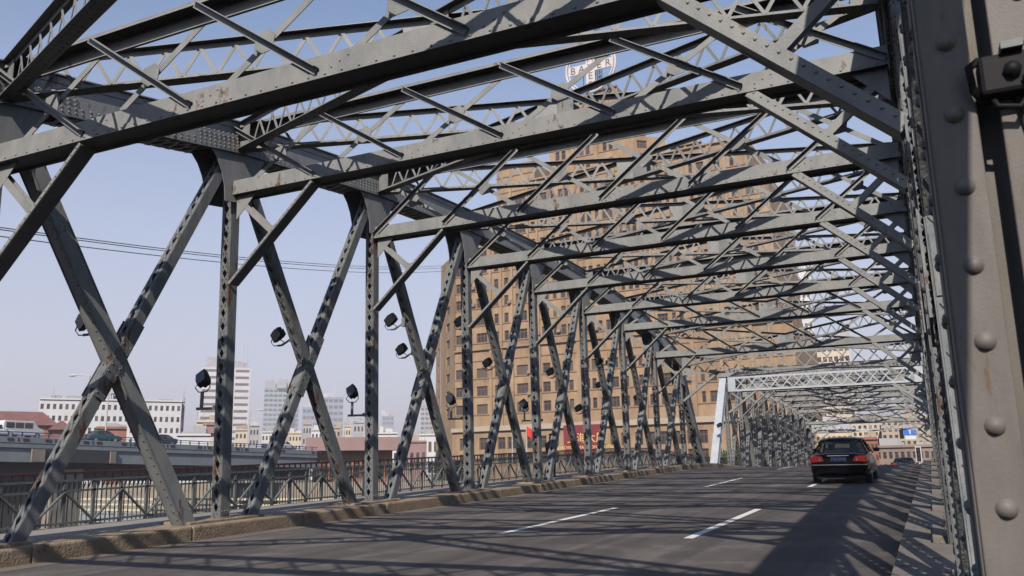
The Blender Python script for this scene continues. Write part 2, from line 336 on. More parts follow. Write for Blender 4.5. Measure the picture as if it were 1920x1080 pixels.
def span():
    root = empty('steel_truss_span', s1(0, Y0, ZB), (TILT, 0, 0), label='nearer riveted grey steel truss span of the road bridge, arching over the whole foreground', cat='bridge span')
    for side in (0, 1):
        xi, xo = (-.09, -.32) if side == 0 else (12.09, 12.32)
        sg = 1 if side == 0 else -1
        ci = 0.0 if side == 0 else 12.0          # inner chord plate
        co = -.60 if side == 0 else 12.60
        for n in range(1, 11):                   # vertical posts
            mb = MB(); rv = MB(); near = (n <= 5)
            laced(mb, rv, (0, yn(n), .9), (0, yn(n), zt(n)-CD), xi, xo, .22, 'face', .22, sg, .17 if near else 0)
            mb.aabb(min(xi, xo)-.03, max(xi, xo)+.03, yn(n)-.17, yn(n)+.17, 1.2, 1.5)
            if near:
                for zz in (1.72, 1.84):
                    for yy in (-.1, -.035, .035, .1): rv.dome((xi+sg*.03, yn(n)+yy, zz-.2), X_*sg, .022)
            o = mb.obj('vertical_post', 'steel_old', root)
            if rv.v: rv.obj('rivets', 'steel_old', o, kind='stuff')
        for n in range(1, 10):                   # X diagonals
            for kind in (0, 1):
                mb = MB(); rv = MB()
                zb = 0.0
                if kind == 0: A, B = (0, yn(n), zb), (0, yn(n+1), zt(n+1)-CD*.6); mode = 'face'
                else: A, B = (0, yn(n+1), zb), (0, yn(n), zt(n)-CD*.6); mode = 'face'
                if n == 2 and kind == 1:
                    a0 = V((0, B[1], B[2])); b0 = V((0, A[1], A[2])); d = (b0-a0).normalized(); nn = V((0, d.z, -d.y))
                    for X in (xi, xo): mb.bar(a0+V((X, 0, 0)), b0+V((X, 0, 0)), nn, .30, .02)
                    for s in (-1, 1): mb.bar(a0+V(((xi+xo)/2, 0, 0))+nn*.13*s, b0+V(((xi+xo)/2, 0, 0))+nn*.13*s, X_, abs(xo-xi)+.05, .014)
                    t = .3
                    while t < 8.3:
                        rv.dome(a0+d*t+V((xi+sg*.01 - sg*.06, 0, 0))-nn*(.138*(1 if nn.y > 0 else -1)), -nn if nn.y > 0 else nn, .02); t += .16
                else:
                    laced(mb, rv, A, B, xi-sg*.01, xo+sg*.01, .20 if kind == 0 else .21, mode, .24, sg, .16 if n <= 5 else 0)
                o = mb.obj('diagonal', 'steel_old' if not (n == 2 and kind == 1) else 'steel', root)
                if rv.v: rv.obj('rivets', 'steel_old', o, kind='stuff')
            # crossing gusset
            ym = (yn(n)+yn(n+1))/2; zm = (zt(n)+zt(n+1))/4-CD*.3
            mb = MB(); d0 = V((0, LP, zt(n+1)-CD*.6)).normalized(); c0 = V((0, ym, zm)); n0 = V((0, d0.z, -d0.y))
            u0 = (zt(n+1)-CD*.6)/LP; v0 = (zt(n)-CD*.6)/LP; yc_ = LP*v0/(u0+v0); c0 = V((0, yn(n)+yc_, u0*yc_))
            for X in (xi+sg*.022, xo-sg*.022): mb.bar(c0-d0*.75+X_*X, c0+d0*.75+X_*X, n0, .24, .014)
            for s_ in (-1, 1): mb.bar(c0-d0*.62+n0*.112*s_+X_*(xi+xo)/2, c0-d0*.2+n0*.112*s_+X_*(xi+xo)/2, X_, .2, .012)
            o = mb.obj('crossing_gusset', 'steel_old', root)
            if n <= 5:
                rv = MB()
                for w in range(11):
                    for u in (-.085, .085): rv.dome(c0+d0*(-.68+.136*w)+n0*u+X_*(xi+sg*.03), X_*sg, .02)
                rv.obj('rivets', 'steel_old', o, kind='stuff')
        for n in range(1, 10):                   # top chord
            A = V((0, yn(n), zt(n)-CD/2)); B = V((0, yn(n+1), zt(n+1)-CD/2)); a = (B-A).normalized(); nz = V((0, -a.z, a.y))
            mb = MB(); rv = MB(); mx = (ci+co)/2
            for X in (ci, co):
                mb.bar(A+X_*X, B+X_*X, nz, CD, .02)
                s2 = sg if X == ci else -sg
                mb.bar(A+X_*(X+s2*.018)-nz*(CD/2-.075), B+X_*(X+s2*.018)-nz*(CD/2-.075), nz, .15, .016)
                mb.bar(A+X_*(X+s2*.018)+nz*(CD/2-.06), B+X_*(X+s2*.018)+nz*(CD/2-.06), nz, .12, .016)
                mb.bar(A+X_*(X-s2*.04)-nz*(CD/2+.006), B+X_*(X-s2*.04)-nz*(CD/2+.006), X_, .13, .016)
            mb.bar(A+X_*mx+nz*(CD/2+.012), B+X_*mx+nz*(CD/2+.012), X_, abs(co-ci)+.16, .022)
            L = (B-A).length; t = .9; k = 0
            while t < L-1.0:                     # toothed lacing under the chord
                p = A+a*t-nz*(CD/2+.03); q = p+a*.22; dx = X_*(abs(ci-co)/2-.03)*(1 if k % 2 else -1)
                mb.bar(p+X_*mx-dx, q+X_*mx+dx, a, .07, .02)
                mb.bar(p+X_*mx+dx+a*.02, q+X_*mx-dx, a, .07, .014)
                t += .24; k += 1
            o = mb.obj('top_chord', 'steel', root)
            if n <= 6:
                t = .12
                while t < L:
                    nearnode = min(t, L-t) < 1.15
                    rows = (.06, .13) if not nearnode else (.06, .13, .20, .27, .34)
                    for w in rows: rv.dome(A+a*t+X_*(ci+sg*.026)-nz*(CD/2-w), X_*sg, .021)
                    if int(t*8) % 2 == 0: rv.dome(A+a*t+X_*(ci+sg*.026)+nz*(CD/2-.06), X_*sg, .017)
                    t += .125 if nearnode else .16
                rv.obj('rivets', 'steel', o, kind='stuff')
        for n in range(1, 11):                   # flared gussets below the chord nodes
            mb = MB(); zc = zt(n)-CD
            for X in (ci-sg*.035, co+sg*.035):
                pts = []
                w0, w1, hgt = (1.15, .36, 1.05) if 1 < n < 10 else (.9, .36, .9)
                sl = (ZT.get(n+1, ZT[n])-ZT.get(n-1, ZT[n]))/(2*LP)
                for k in range(7):
                    f = k/6; u = w1+(w0-w1)*(1-math.sin(f*math.pi/2)); pts.append(V((X, yn(n)+u, zc+.1+sl*u-(hgt+.1)*(1-math.cos(f*math.pi/2)) if f else zc+.1+sl*u)))
                for k in range(6, -1, -1):
                    f = k/6; u = -(w1+(w0-w1)*(1-math.sin(f*math.pi/2))); pts.append(V((X, yn(n)+u, zc+.1+sl*u-(hgt+.1)*(1-math.cos(f*math.pi/2)) if f else zc+.1+sl*u)))
                mb.poly(pts, X_*.014*sg)
            mb.obj('node_gusset', 'steel', root)
        # inclined end posts
        for n0, n1 in ((0, 1), (11, 10)):
            mb = MB(); A = V(((ci+co)/2, yn(n0), 0.25)); B = V(((ci+co)/2, yn(n1), zt(n1)-.25)); a = (B-A).normalized(); n = V((0, a.z, -a.y))
            if n.z < 0: n = -n
            mb.bar(A+n*.26, B+n*.26, X_, .46, .024)
            for X in (A.x-.2, A.x+.2): mb.bar(A+X_*(X-A.x), B+X_*(X-A.x), n, .5, .02)
            L = (B-A).length
            for s in (-1, 1): mb.bar(A-n*.26+X_*.17*s, B-n*.26+X_*.17*s, X_, .10, .016)
            t = .3
            while t+.42 < L:
                p = A+a*t-n*.265; q = p+a*.42
                mb.bar(p-X_*.15, q+X_*.15, a, .05, .01); mb.bar(p+X_*.15, q-X_*.15, a, .05, .014); t += .42
            mb.obj('end_post', 'steel', root)
    # cross frames
    for n in range(2, 10):
        y = yn(n); zlo = zl(n); zhi = zt(n)-.28; old = n-2
        mb = MB(); rv = MB()
        mb.aabb(-.06, 12.06, y-.15, y-.136, zlo, zlo+.29)        # front web
        mb.aabb(-.06, 12.06, y-.134, y+.18, zlo, zlo+.014)       # bottom plate
        mb.aabb(-.06, 12.06, y+.182, y+.196, zlo-.05, zlo+.2)    # rear lip
        mb.aabb(-.06, 12.06, y-.166, y-.152, zlo-.002, zlo+.075)
        o = mb.obj('lower_cross_strut', 'steel', root)
        x = .12
        while x < 12 and n < 9:
            rv.dome((x, y-.167, zlo+.038), -Y_, .02); x += .24 if n < 6 else .48
        for cx in (2, 4, 6, 8, 10):
            for dx, dz in ((-.12, .06), (0, .13), (.12, .2)): rv.dome((cx+.32+dx, y-.151, zlo+.07+dz*.7), -Y_, .017)
        rv.obj('rivets', 'steel', o, kind='stuff')
        mb = MB()
        mb.aabb(0, 12, y-.10, y+.14, zhi+.2, zhi+.214); mb.aabb(0, 12, y+.118, y+.132, zhi-.02, zhi+.198)
        mb.aabb(0, 12, y+.09, y+.116, zhi-.02, zhi+.03)
        mb.aabb(0, 12, y-.10, y-.09, zhi+.16, zhi+.198)
        mb.obj('upper_cross_strut', 'steel', root)
        flip = old in (2, 3, 4, 5)
        for b in range(6):
            x0, x1 = b*2.0, b*2.0+2.0
            la, lb = ((x0, zhi+.1), (x1, zlo+.08)); fa, fb = ((x0, zlo+.2), (x1, zhi+.1))
            if flip: la, lb, fa, fb = (x1, zhi+.1), (x0, zlo+.08), (x1, zlo+.2), (x0, zhi+.1)
            m1 = MB(); A = V((la[0], y-.175, la[1])); B = V((lb[0], y-.175, lb[1])); m1.bar(A, B, (B-A).cross(Y_), .085, .012)
            up = (B-A).cross(Y_).normalized(); up = up if up.z > 0 else -up
            m1.bar(A+up*.048-Y_*.036, B+up*.048-Y_*.036, Y_, .10, .012)
            m1.obj('sway_brace', 'steel', root)
            m2 = MB(); m2.bar((fa[0], y+.118, fa[1]), (fb[0], y+.118, fb[1]), (fb[0]-fa[0], 0, -(fb[1]-fa[1])), .095, .012)
            m2.bar((fa[0], y+.155, fa[1]+.04), (fb[0], y+.155, fb[1]+.04), Y_, .06, .01)
            m2.obj('sway_brace', 'steel', root)
            m3 = MB(); cxm = (x0+x1)/2; czm = (zlo+zhi)/2+.12
            m3.poly([V((cxm+u, y+.04, czm+w)) for u, w in ((-.17, -.05), (-.08, -.16), (.13, -.13), (.17, .06), (.08, .16), (-.13, .12))], Y_*.012)
            m3.obj('brace_plate', 'steel', root)
        # knees
        for sd in (0, 1):
            f = (lambda x: x) if sd == 0 else (lambda x: 12-x)
            mb = MB(); rv = MB()
            A = V((f(-.05), y-.02, zlo-1.82)); B = V((f(1.95), y-.02, zlo-.05)); mb.bar(A, B, Y_, .24, .014); lw = .05 if sd == 0 else .15
            up = (B-A).cross(Y_).normalized(); up = up if up.z > 0 else -up
            mb.bar(A+up*lw*.5-Y_*.125, B+up*lw*.5-Y_*.125, up, lw, .012); mb.bar(A+up*.05+Y_*.125, B+up*.05+Y_*.125, up, .1, .012)
            o = mb.obj('knee_brace', 'steel', root)
            L = (B-A).length; a = (B-A).normalized(); t = .12
            while t < L and n < 7:
                rv.dome(A+a*t+up*(.1 if sd else .03)-Y_*.131, -Y_, .02); t += .13
            if rv.v: rv.obj('rivets', 'steel', o, kind='stuff')
            mb = MB(); P = V((f(.05), y-.05, zlo-.1)); Q = V((f(.98), y-.05, zlo-.92)); mb.bar(P, Q, (Q-P).cross(Y_), .12, .014)
            mb.bar(P+Y_*.1, Q+Y_*.1, (Q-P).cross(Y_), .12, .014)
            mb.poly([V((f(u), y+.01, zlo+w)) for u, w in ((.8, -.72), (1.22, -.72), (.82, -1.06))], Y_*.014)
            mb.poly([V((f(u), y-.06, zlo+w)) for u, w in ((0.0, 0), (.5, 0), (.0, -.5))], Y_*.014)
            mb.obj('knee_strut', 'steel', root)
    # end portals with X lattice
    for n in (1, 10):
        y = yn(n); z1 = zt(n)-.08; z0 = z1-.85; mb = MB()
        for zz in (z0, z1): mb.aabb(-.0, 12.0, y-.13, y+.13, zz-.03, zz); mb.aabb(0, 12, y-.14, y-.125, zz-.1, zz+.03)
        x = .5
        while x < 11.4:
            mb.bar((x, y-.125, z0), (x+.75, y-.125, z1), (1, 0, -1), .06, .012); mb.bar((x, y-.14, z1), (x+.75, y-.14, z0), (1, 0, 1), .06, .012); x += .75
        for xa, xb in ((0, .5), (11.5, 12)): mb.aabb(xa, xb, y-.145, y-.13, z0, z1)
        mb.obj('portal_lattice', 'steel', root)
        for sd in (0, 1):
            f = (lambda x: x) if sd == 0 else (lambda x: 12-x)
            mb = MB(); mb.bar((f(-.05), y, z0-1.5), (f(2.0), y, z0), Y_, .18, .12); mb.bar((f(.05), y, z0-.05), (f(.98), y, z0-.8), Y_, .12, .08)
            mb.obj('knee_brace', 'steel', root)
    # top laterals
    for n in range(1, 10):
        for sd in (0, 1):
            na, nb = (n, n+1) if sd == 0 else (n+1, n)
            A = V((0.0, yn(na), zt(na)-.02)); B = V((12.0, yn(nb), zt(nb)-.02)); D = V((0, 0, -(CD-.06))); a = (B-A).normalized(); hz = a.cross(Z_).normalized()
            par = empty('lateral_truss', (0, 0, 0)); par.parent = root
            mb = MB(); dz = .012*sd
            for P, Q, up in ((A, B, -1), (A+D, B+D, 1)):
                mb.bar(P+Z_*dz, Q+Z_*dz, hz, .22, .014); mb.bar(P+Z_*(up*.045+dz), Q+Z_*(up*.045+dz), Z_, .08, .014)
            mb.obj('flange', 'steel', par)
            if n <= 7:
                rv = MB(); t = .2; L = (B-A).length
                while t < L:
                    for s in (-1, 1): rv.dome(A+D+a*t+hz*.05*s+Z_*(-.012+dz), -Z_, .016)
                    rv.dome(A+D+a*t+Z_*.055-hz*.008*(1 if hz.y > 0 else -1), -hz if hz.y > 0 else hz, .016)
                    t += .17
                rv.obj('rivets', 'steel', par, kind='stuff')
            L = (B-A).length; nb_ = 22; each = n <= 3; st = MB()
            for k in range(nb_):
                for q in (0, 1):
                    t0 = .55+(L-1.1)*(k+.5*q)/nb_; t1 = t0+(L-1.1)*.5/nb_
                    if abs((t0+t1)/2-L/2) < .45: continue
                    P = A+D+a*t0+Z_*.06 if q == 0 else A+a*t0-Z_*.06
                    Q = A+a*t1-Z_*.06 if q == 0 else A+D+a*t1+Z_*.06
                    off = hz*(.012 if q else -.012)
                    tgt = MB() if each else st
                    tgt.bar(P+off, Q+off, (Q-P).cross(hz), .055, .01)
                    if each: tgt.obj('lacing_bar', 'steel', par)
            if st.v: st.obj('lacing', 'steel', par, kind='stuff')
            for t0, t1 in ((0, .42), (L-.42, L), (L/2-.42, L/2+.42)):
                mb = MB(); mb.bar(A+D/2+a*t0+hz*.02*sd, A+D/2+a*t1+hz*.02*sd, Z_, CD-.08, .012); mb.obj('batten_plate', 'steel', par)
    return root
sp1 = span()
sp2 = copy_tree(sp1)
sp2.location = s1(0, 53.3, -2.70); sp2.rotation_euler = (-TILT, 0, 0)
pale = {}
for ch in sp2.children:
    k_ = ch.name.split('.')[0]
    if k_ in ('end_post', 'portal_lattice') or (k_ == 'knee_brace' and ch.data.name == ''):
        if ch.data.name not in pale:
            pale[ch.data.name] = ch.data.copy(); pale[ch.data.name].materials[0] = M['steel_light']
        ch.data = pale[ch.data.name]
sp2['label'] = 'farther grey steel truss span beyond the pier, with pale end posts and cross latticed portal'
# ------------------------------------------------------------------ red primer patch on one diagonal, rusty feet
# ------------------------------------------------------------------ concrete plinths at the post feet
for n in range(1, 11):
    for X0, X1 in ((-.72, .02), (11.9, 12.7)):
        y = Y0+n*LP; z = road(y)+.24
        mb = MB(); L = .95
        mb.aabb(X0, X1, y-L, y+L, z-.05, z+.05)
        o = mb.obj('kerb_plinth', 'kerb' if X0 < 5 else 'kerb_grey', bevel=.015); o.rotation_euler = (TILT, 0, 0); tag(o, kind='structure')
# ------------------------------------------------------------------ side railings
def railing(X, yA, yB, label, detail=True):
    root = empty('bridge_railing', s1(X, yA, road(yA)), (0, 0, 0), label=label, cat='railing', group='railings along the bridge sidewalks'); base = root.location.copy()
    def P(y, h, dx=0): return s1(X+dx, y, road(y)+.13+h)-base
    ys = []; y = yA
    while y < yB: ys.append(y); y += .67
    mb = MB()
    for a, b in zip(ys[::3], ys[3::3]): mb.bar(P(a, 1.05), P(b, 1.05), X_, .1, .05)
    mb.obj('handrail', 'handrail', root)
    mb = MB()
    for h, w in ((.08, .06), (.70, .05), (.90, .07)):
        for a, b in zip(ys[::3], ys[3::3]): mb.bar(P(a, h), P(b, h), X_, w, .04)
    mb.obj('rail', 'rail', root)
    st = MB(); bal = MB()
    for i, y in enumerate(ys[:-1]):
        tgt = MB() if i < 45 else st
        tgt.bar(P(y, 0), P(y, .9), X_, .05, .07)
        if i < 45: tgt.obj('post', 'rail', root)
        tgt = MB() if i < 45 else st
        lo, hi = (.1, .68) if i % 2 == 0 else (.68, .1)
        tgt.bar(P(y, lo, .03), P(ys[i+1], hi, .03), X_, .05, .035)
        if i < 45: tgt.obj('brace', 'rail', root)
        for k in range(6):
            yy = y+.67*k/6
            bal.bar(P(yy, .02, -.03), P(yy, .88, -.03), X_, .018, .018)
            if k % 2 == 0: bal.bar(P(yy, .92), P(yy, 1.03), X_, .03, .03)
            bal.bar(P(yy, .74, -.03), P(yy+.055, .86, -.03), X_, .02, .02)
    st.obj('far_post', 'rail', root, kind='stuff'); bal.obj('baluster', 'rail', root, kind='stuff')
    return root
railing(-3.62, 3, 108, 'dark iron railing with dark red handrail along the left sidewalk above the river')
railing(15.7, -6, 108, 'dark iron railing behind the right hand truss')
# ------------------------------------------------------------------ floodlights
def flood(px, py, X, kind, label, tiltx=.5, sc=1.0):
    p = atx(px, py, X)
    r = empty('floodlight', p, (0, 0, .25), label=label, cat='floodlight', group='black floodlights clamped to the trusses')
    r.scale = (sc,)*3
    mb = MB(); R = Matrix.Rotation(-.55 if kind == 'arm' else tiltx, 4, 'X')
    R = Matrix.Rotation(-.6 if kind == 'arm' else 1.05, 4, 'Y') @ R
    def q(x, y, z): return R @ V((x*.85, y*1.2, z))
    prof = [(-.15, -.20), (.15, -.20), (.19, .02), (.15, .22), (-.15, .22), (-.19, .02)]
    mb.poly([q(x, -.07, z) for x, z in prof], q(0, .10, 0)-q(0, 0, 0))
    mb.poly([q(x*.7, .03, z*.7) for x, z in prof], q(0, .09, 0)-q(0, 0, 0))
    mb.obj('housing', 'black', r, bevel=.012)
    mb = MB(); mb.poly([q(x*.82, -.085, z*.82) for x, z in prof], q(0, .012, 0)-q(0, 0, 0)); mb.obj('lens', 'lampglass', r)
    mb = MB(); mb.tube([q(-.19, 0, 0), V((-.19, 0, -.2)), V((-.1, 0, -.3)), V((.1, 0, -.3)), V((.19, 0, -.2)), q(.19, 0, 0)], .014, 5); mb.obj('yoke', 'black', r)
    mb = MB()
    if kind == 'arm':
        mb.aabb(-.03, .03, -.03, .03, -.68, -.30); mb.aabb(-.12, .42, -.03, .03, -.72, -.66)
        mb.aabb(.40, .82, -.2, -.17, -.74, -.64)
    else: mb.tube([V((0, 0, -.3)), V((.12, .05, -.28)), V((.34, .12, -.1))], .03, 6); mb.aabb(.32, .42, .05, .2, -.2, .05)
    mb.obj('bracket', 'rail', r)
fl = [(158, 602, -.9, 'c', 'leftmost black floodlight, on the solid diagonal above the highest crossing'), (381, 711, -.95, 'arm', 'black floodlight on an arm left of the nearest full post'),
      (521, 628, -.9, 'c', 'black floodlight left of the second crossing from the left'), (661, 735, -.95, 'arm', 'black floodlight on an arm left of the second post'),
      (733, 600, .15, 'c', 'black floodlight clamped to the right side of the second post'), (753, 655, -.9, 'c', 'black floodlight left of the third crossing'),
      (861, 603, -.9, 'c', 'black floodlight clamped left of the third post in front of the brick tower'), (846, 749, -.95, 'arm', 'black floodlight on an arm low left of the third post'),
      (914, 680, -.9, 'c', 'black floodlight left of the fourth crossing'), (983, 758, -.95, 'arm', 'black floodlight low before the fourth post'),
      (1032, 697, -.9, 'c', 'black floodlight left of the fifth crossing'), (1085, 765, -.9, 'c', 'black floodlight low left of the fifth post'),
      (1123, 678, .15, 'c', 'black floodlight beside the fifth post, upper one'), (1124, 721, -.9, 'c', 'black floodlight between fifth and sixth posts, lower one'),
      (1194, 745, -.9, 'c', 'black floodlight left of the seventh crossing'), (1349, 797, .1, 'c', 'black floodlight low on the pale end post of the far span')]
for f in fl: flood(*f, sc=(.82 if f[3] != 'arm' else .85))
# ------------------------------------------------------------------ near right post: cover angle, big rivets, lamp bracket
yP = Y0+LP-.19
def np_(x, dy, z): return s1(x, yP+dy, z)
root = empty('near_post_facing', s1(12.09, yP, -1.2), (0, 0, 0), label='huge close grey steel post at the right edge with a line of round rivets', cat='steel post'); b0 = root.location.copy()
def loc(p): return p-b0
mb = MB()
mb.bar(loc(np_(12.150, -.03, -1.3)), loc(np_(12.150, -.03, 4.2)), X_, .115, .02)
mb.bar(loc(np_(12.095, .02, -1.3)), loc(np_(12.095, .02, 4.2)), Y_, .10, .018)
mb.obj('angle_leg', 'steel_near', root, bevel=.004)
mb = MB(); mb.bar(loc(np_(12.243, .07, -1.3)), loc(np_(12.243, .07, 4.2)), X_, .09, .016); mb.obj('web_plate', 'steel_near', root)
mb = MB(); mb.bar(loc(np_(12.325, -.025, -1.3)), loc(np_(12.325, -.025, 4.2)), X_, .13, .02); mb.obj('angle_leg', 'steel_near', root, bevel=.004)
mb = MB(); z = -1.2
while z < 3: j = random.uniform(-.004, .004); mb.dome(loc(np_(12.157+j, -.041, z+j*2)), -Y_+X_*j*20, .026+j*.4, 14); mb.dome(loc(np_(12.337-j, -.036, z+.1)), -Y_, .026, 14); z += .205
mb.obj('rivets', 'steel_near', root, smooth=True, kind='stuff')
r = empty('lamp_bracket', atx(1872, 135, 12.26), (0, 0, 0), label='out of focus black lamp clamp bolted to the close post at top right', cat='lamp bracket'); pb = s1(12.29, yP-.10, 0)
r.location = EYE+ray(1880, 140)*((yP-.1)/ray(1880, 140).y)
mb = MB(); mb.aabb(-.055, .075, -.02, .07, -.055, .055); mb.obj('clamp_box', 'black', r, bevel=.012)
mb = MB(); mb.tube([(-.0, 0, .07), (.08, -.02, .075), (.2, 0, .065)], .010, 8); mb.aabb(.0, .05, -.04, .05, .055, .075); mb.obj('clamp_bolt', 'rail', r)
mb = MB(); mb.tube([(-.05, .0, .05), (-.075, -.01, .03), (-.07, 0, -.03), (-.045, .02, -.06)], .012, 6); mb.tube([(.07, 0, -.05), (.10, -.02, -.01), (.12, -.01, .04), (.2, .02, .05)], .014, 6); mb.dome((.02, -.03, .0), -Y_, .022, 8); mb.dome((.05, -.03, -.03), -Y_, .014, 6)
mb.tube([(-.03, .01, -.05), (-.02, .0, -.085), (.03, .0, -.095), (.06, .01, -.05)], .009, 6); mb.obj('hook', 'black', r, smooth=True)
mb = MB(); mb.tube([(.03, .03, -.05), (.045, .04, -.15), (.07, .05, -.3), (.075, .055, -.8), (.08, .055, -2.)], .012, 8); mb.obj('cable', 'cable', r, smooth=True)
mb = MB(); mb.tube([(.05, .02, -.44), (.05, -.03, -.44)], .022, 8); mb.obj('rusty_bolt', 'rustbolt', r)
# ------------------------------------------------------------------ river, ground, banks
mb = MB(); mb.quad((-1900, -600, -6.8), (1900, -600, -6.8), (1900, 106, -6.8), (-1900, 106, -6.8)); tag(mb.obj('river', 'water'), kind='structure')
GZ = -2.0
mb = MB(); mb.quad((-1900, 106.5, GZ), (1900, 106.5, GZ), (1900, 2400, GZ), (-1900, 2400, GZ)); tag(mb.obj('ground', 'ground'), kind='structure')
mb = MB(); mb.aabb(-600, 600, 105.6, 106.4, -9, -1.2); tag(mb.obj('embankment', 'bank'), label='stone river embankment wall beyond the left railing', cat='river wall')
mb = MB(); mb.aabb(-3, 15, 50.2, 53.5, -9, -4.3); tag(mb.obj('bridge_pier', 'bank'), label='stone pier under the joint of the two spans', cat='bridge pier')
# striped mooring barriers on the embankment
mbp = empty('mooring_pontoon', (-62, 96, -6.7), label='yellow and white striped pontoon moored along the embankment, seen through the railing', cat='pontoon')
mb = MB(); mb.aabb(-50, 48, -3, 3, 0, 1.1); mb.obj('hull', 'concrete', mbp)
for z in (1.7, 2.5, 3.3):
    mb = MB(); mb.aabb(-50, 48, -3.02, -2.9, z, z+.28); mb.obj('barrier_rail', 'yellow', mbp)
mb = MB()
for k in range(50): mb.aabb(-50+2*k, -49.8+2*k, -2.88, -2.7, 1.1, 3.6)
mb.obj('barrier_post', 'grey_wall', mbp, kind='stuff')
# ------------------------------------------------------------------ haze
hm = bpy.data.materials.new('city_haze'); hm.use_nodes = True; hn = hm.node_tree; hn.nodes.clear()
pv_ = hn.nodes.new('ShaderNodeVolumePrincipled'); pv_.inputs['Color'].default_value = (0.86, 0.80, 0.84, 1); pv_.inputs['Density'].default_value = 0.00048; pv_.inputs['Anisotropy'].default_value = 0.2
ho = hn.nodes.new('ShaderNodeOutputMaterial'); hn.links.new(pv_.outputs[0], ho.inputs['Volume'])
M['haze'] = hm
mb = MB(); mb.aabb(-2000, 2000, -700, 2500, -12, 125); tag(mb.obj('haze', 'haze'), kind='stuff')
# ------------------------------------------------------------------ facade helper
def plane_hit(px, py, P, n):
    d = ray(px, py); return EYE+d*((P-EYE).dot(n)/d.dot(n))
WCUBE = {}
def window_mesh(style):
    if style in WCUBE: return WCUBE[style]
    mb = MB(); mb.cur = 0; mb.quad((0, .02, 0), (1, .02, 0), (1, .02, 1), (0, .02, 1)); mb.cur = 1
    fr = .07
    mb.aabb(0, 1, -.02, .01, 0, fr); mb.aabb(0, 1, -.02, .01, 1-fr, 1); mb.aabb(0, fr, -.02, .01, fr, 1-fr); mb.aabb(1-fr, 1, -.02, .01, fr, 1-fr)
    for k in range(1, style): mb.aabb(k/style-.025, k/style+.025, -.02, .01, fr, 1-fr)
    mb.aabb(fr, 1-fr, -.015, .01, .66, .71)
    me = bpy.data.meshes.new('window'); me.from_pydata([tuple(v) for v in mb.v], [], mb.f); me.materials.append(M['glass']); me.materials.append(M['frame']); me.polygons.foreach_set('material_index', mb.m)
    WCUBE[style] = me; return me
NWIN = {}
def facade(root, P, u, length, z0, z1, wins, matn, rec=.3, name='wall', wmat=None, frame=None):
    """wall from P along u; windows = (u0,u1,w0,w1). Openings are real holes with reveals."""
    n = V((u.y, -u.x, 0)); base = root.location
    if n.dot(EYE-P) < 0: n = -n
    us = sorted({0, length, *[w[0] for w in wins], *[w[1] for w in wins]}); zs = sorted({z0, z1, *[w[2] for w in wins], *[w[3] for w in wins]})
    mb = MB()
    def pt(a, z, d=0): q = P+u*a-n*d; return V((q.x-base.x, q.y-base.y, z-base.z))
    for z_a, z_b in zip(zs, zs[1:]):
        run = None; row = [w for w in wins if w[2] <= z_a+1e-6 and w[3] >= z_b-1e-6]
        cuts = sorted([(w[0], w[1]) for w in row]); a = 0
        for c0, c1 in cuts:
            if c0 > a: mb.quad(pt(a, z_a), pt(c0, z_a), pt(c0, z_b), pt(a, z_b))
            a = max(a, c1)
        if a < length: mb.quad(pt(a, z_a), pt(length, z_a), pt(length, z_b), pt(a, z_b))
    for w in wins:
        a, b, c, d = w[:4]
        mb.quad(pt(a, c), pt(a, c, rec), pt(a, d, rec), pt(a, d)); mb.quad(pt(b, c), pt(b, d), pt(b, d, rec), pt(b, c, rec))
        mb.quad(pt(a, d), pt(a, d, rec), pt(b, d, rec), pt(b, d)); mb.quad(pt(a, c), pt(b, c), pt(b, c, rec), pt(a, c, rec))
    mb.obj(name, matn, root)
    ang = math.atan2(u.y, u.x)
    flip = V((-math.sin(ang), math.cos(ang), 0)).dot(n) > 0
    for w in wins:
        a, b, c, d = w[:4]; st = max(1, min(6, round((b-a)/.75)))
        cnt = NWIN.get(root.name, 0); NWIN[root.name] = cnt+1
        o = bpy.data.objects.new('window', window_mesh(st)); COL.objects.link(o); o.parent = root
        if flip: o.location = pt(b, c, rec-.05); o.rotation_euler = (0, 0, ang+math.pi); o.scale = (b-a, 1, d-c)
        else: o.location = pt(a, c, rec-.05); o.rotation_euler = (0, 0, ang); o.scale = (b-a, 1, d-c)
def solid(root, pts, z0, z1, matn, name='wall'):
    base = root.location; mb = MB()
    mb.poly([V((p.x-base.x, p.y-base.y, z0-base.z)) for p in pts], V((0, 0, z1-z0))); return mb.obj(name, matn, root)
# ------------------------------------------------------------------ the big brick block
def hd(px):
    d = ray(px, 800); h = V((d.x, d.y, 0)).normalized(); return h
OL = EYE+hd(853)*165; OR = EYE+hd(1495)*140
OL.z = OR.z = 0
U = (OR-OL).normalized(); NB = V((U.y, -U.x, 0));  NB = NB if NB.dot(EYE-OL) > 0 else -NB
br = empty('brick_tower_block', V((OL.x, OL.y, GZ)), label='huge stepped tan brick tower block behind the bridge', cat='building')
def uu(px, back=0):
    P = OL-NB*back; q = plane_hit(px, 700, V((P.x, P.y, 0)), NB); return (q-P).dot(U)
def zz(px, py, back=0):
    P = OL-NB*back; return plane_hit(px, py, V((P.x, P.y, 0)), NB).z
WC = [(855, 871), (879, 886), (894, 914), (928, 936), (947, 955), (969, 990), (1000, 1008), (1018, 1032), (1040, 1047), (1055, 1064), (1067, 1075), (1098, 1106), (1110, 1118), (1126, 1133), (1140, 1160), (1172, 1179), (1186, 1194), (1198, 1206), (1217, 1225), (1238, 1258), (1266, 1273), (1280, 1288), (1314, 1321), (1329, 1344), (1366, 1376), (1396, 1404), (1424, 1440), (1458, 1470)]
FH = 3.42
zrow0 = zz(960, 765)
rows = [zrow0-.85+FH*k for k in range(0, 30)]
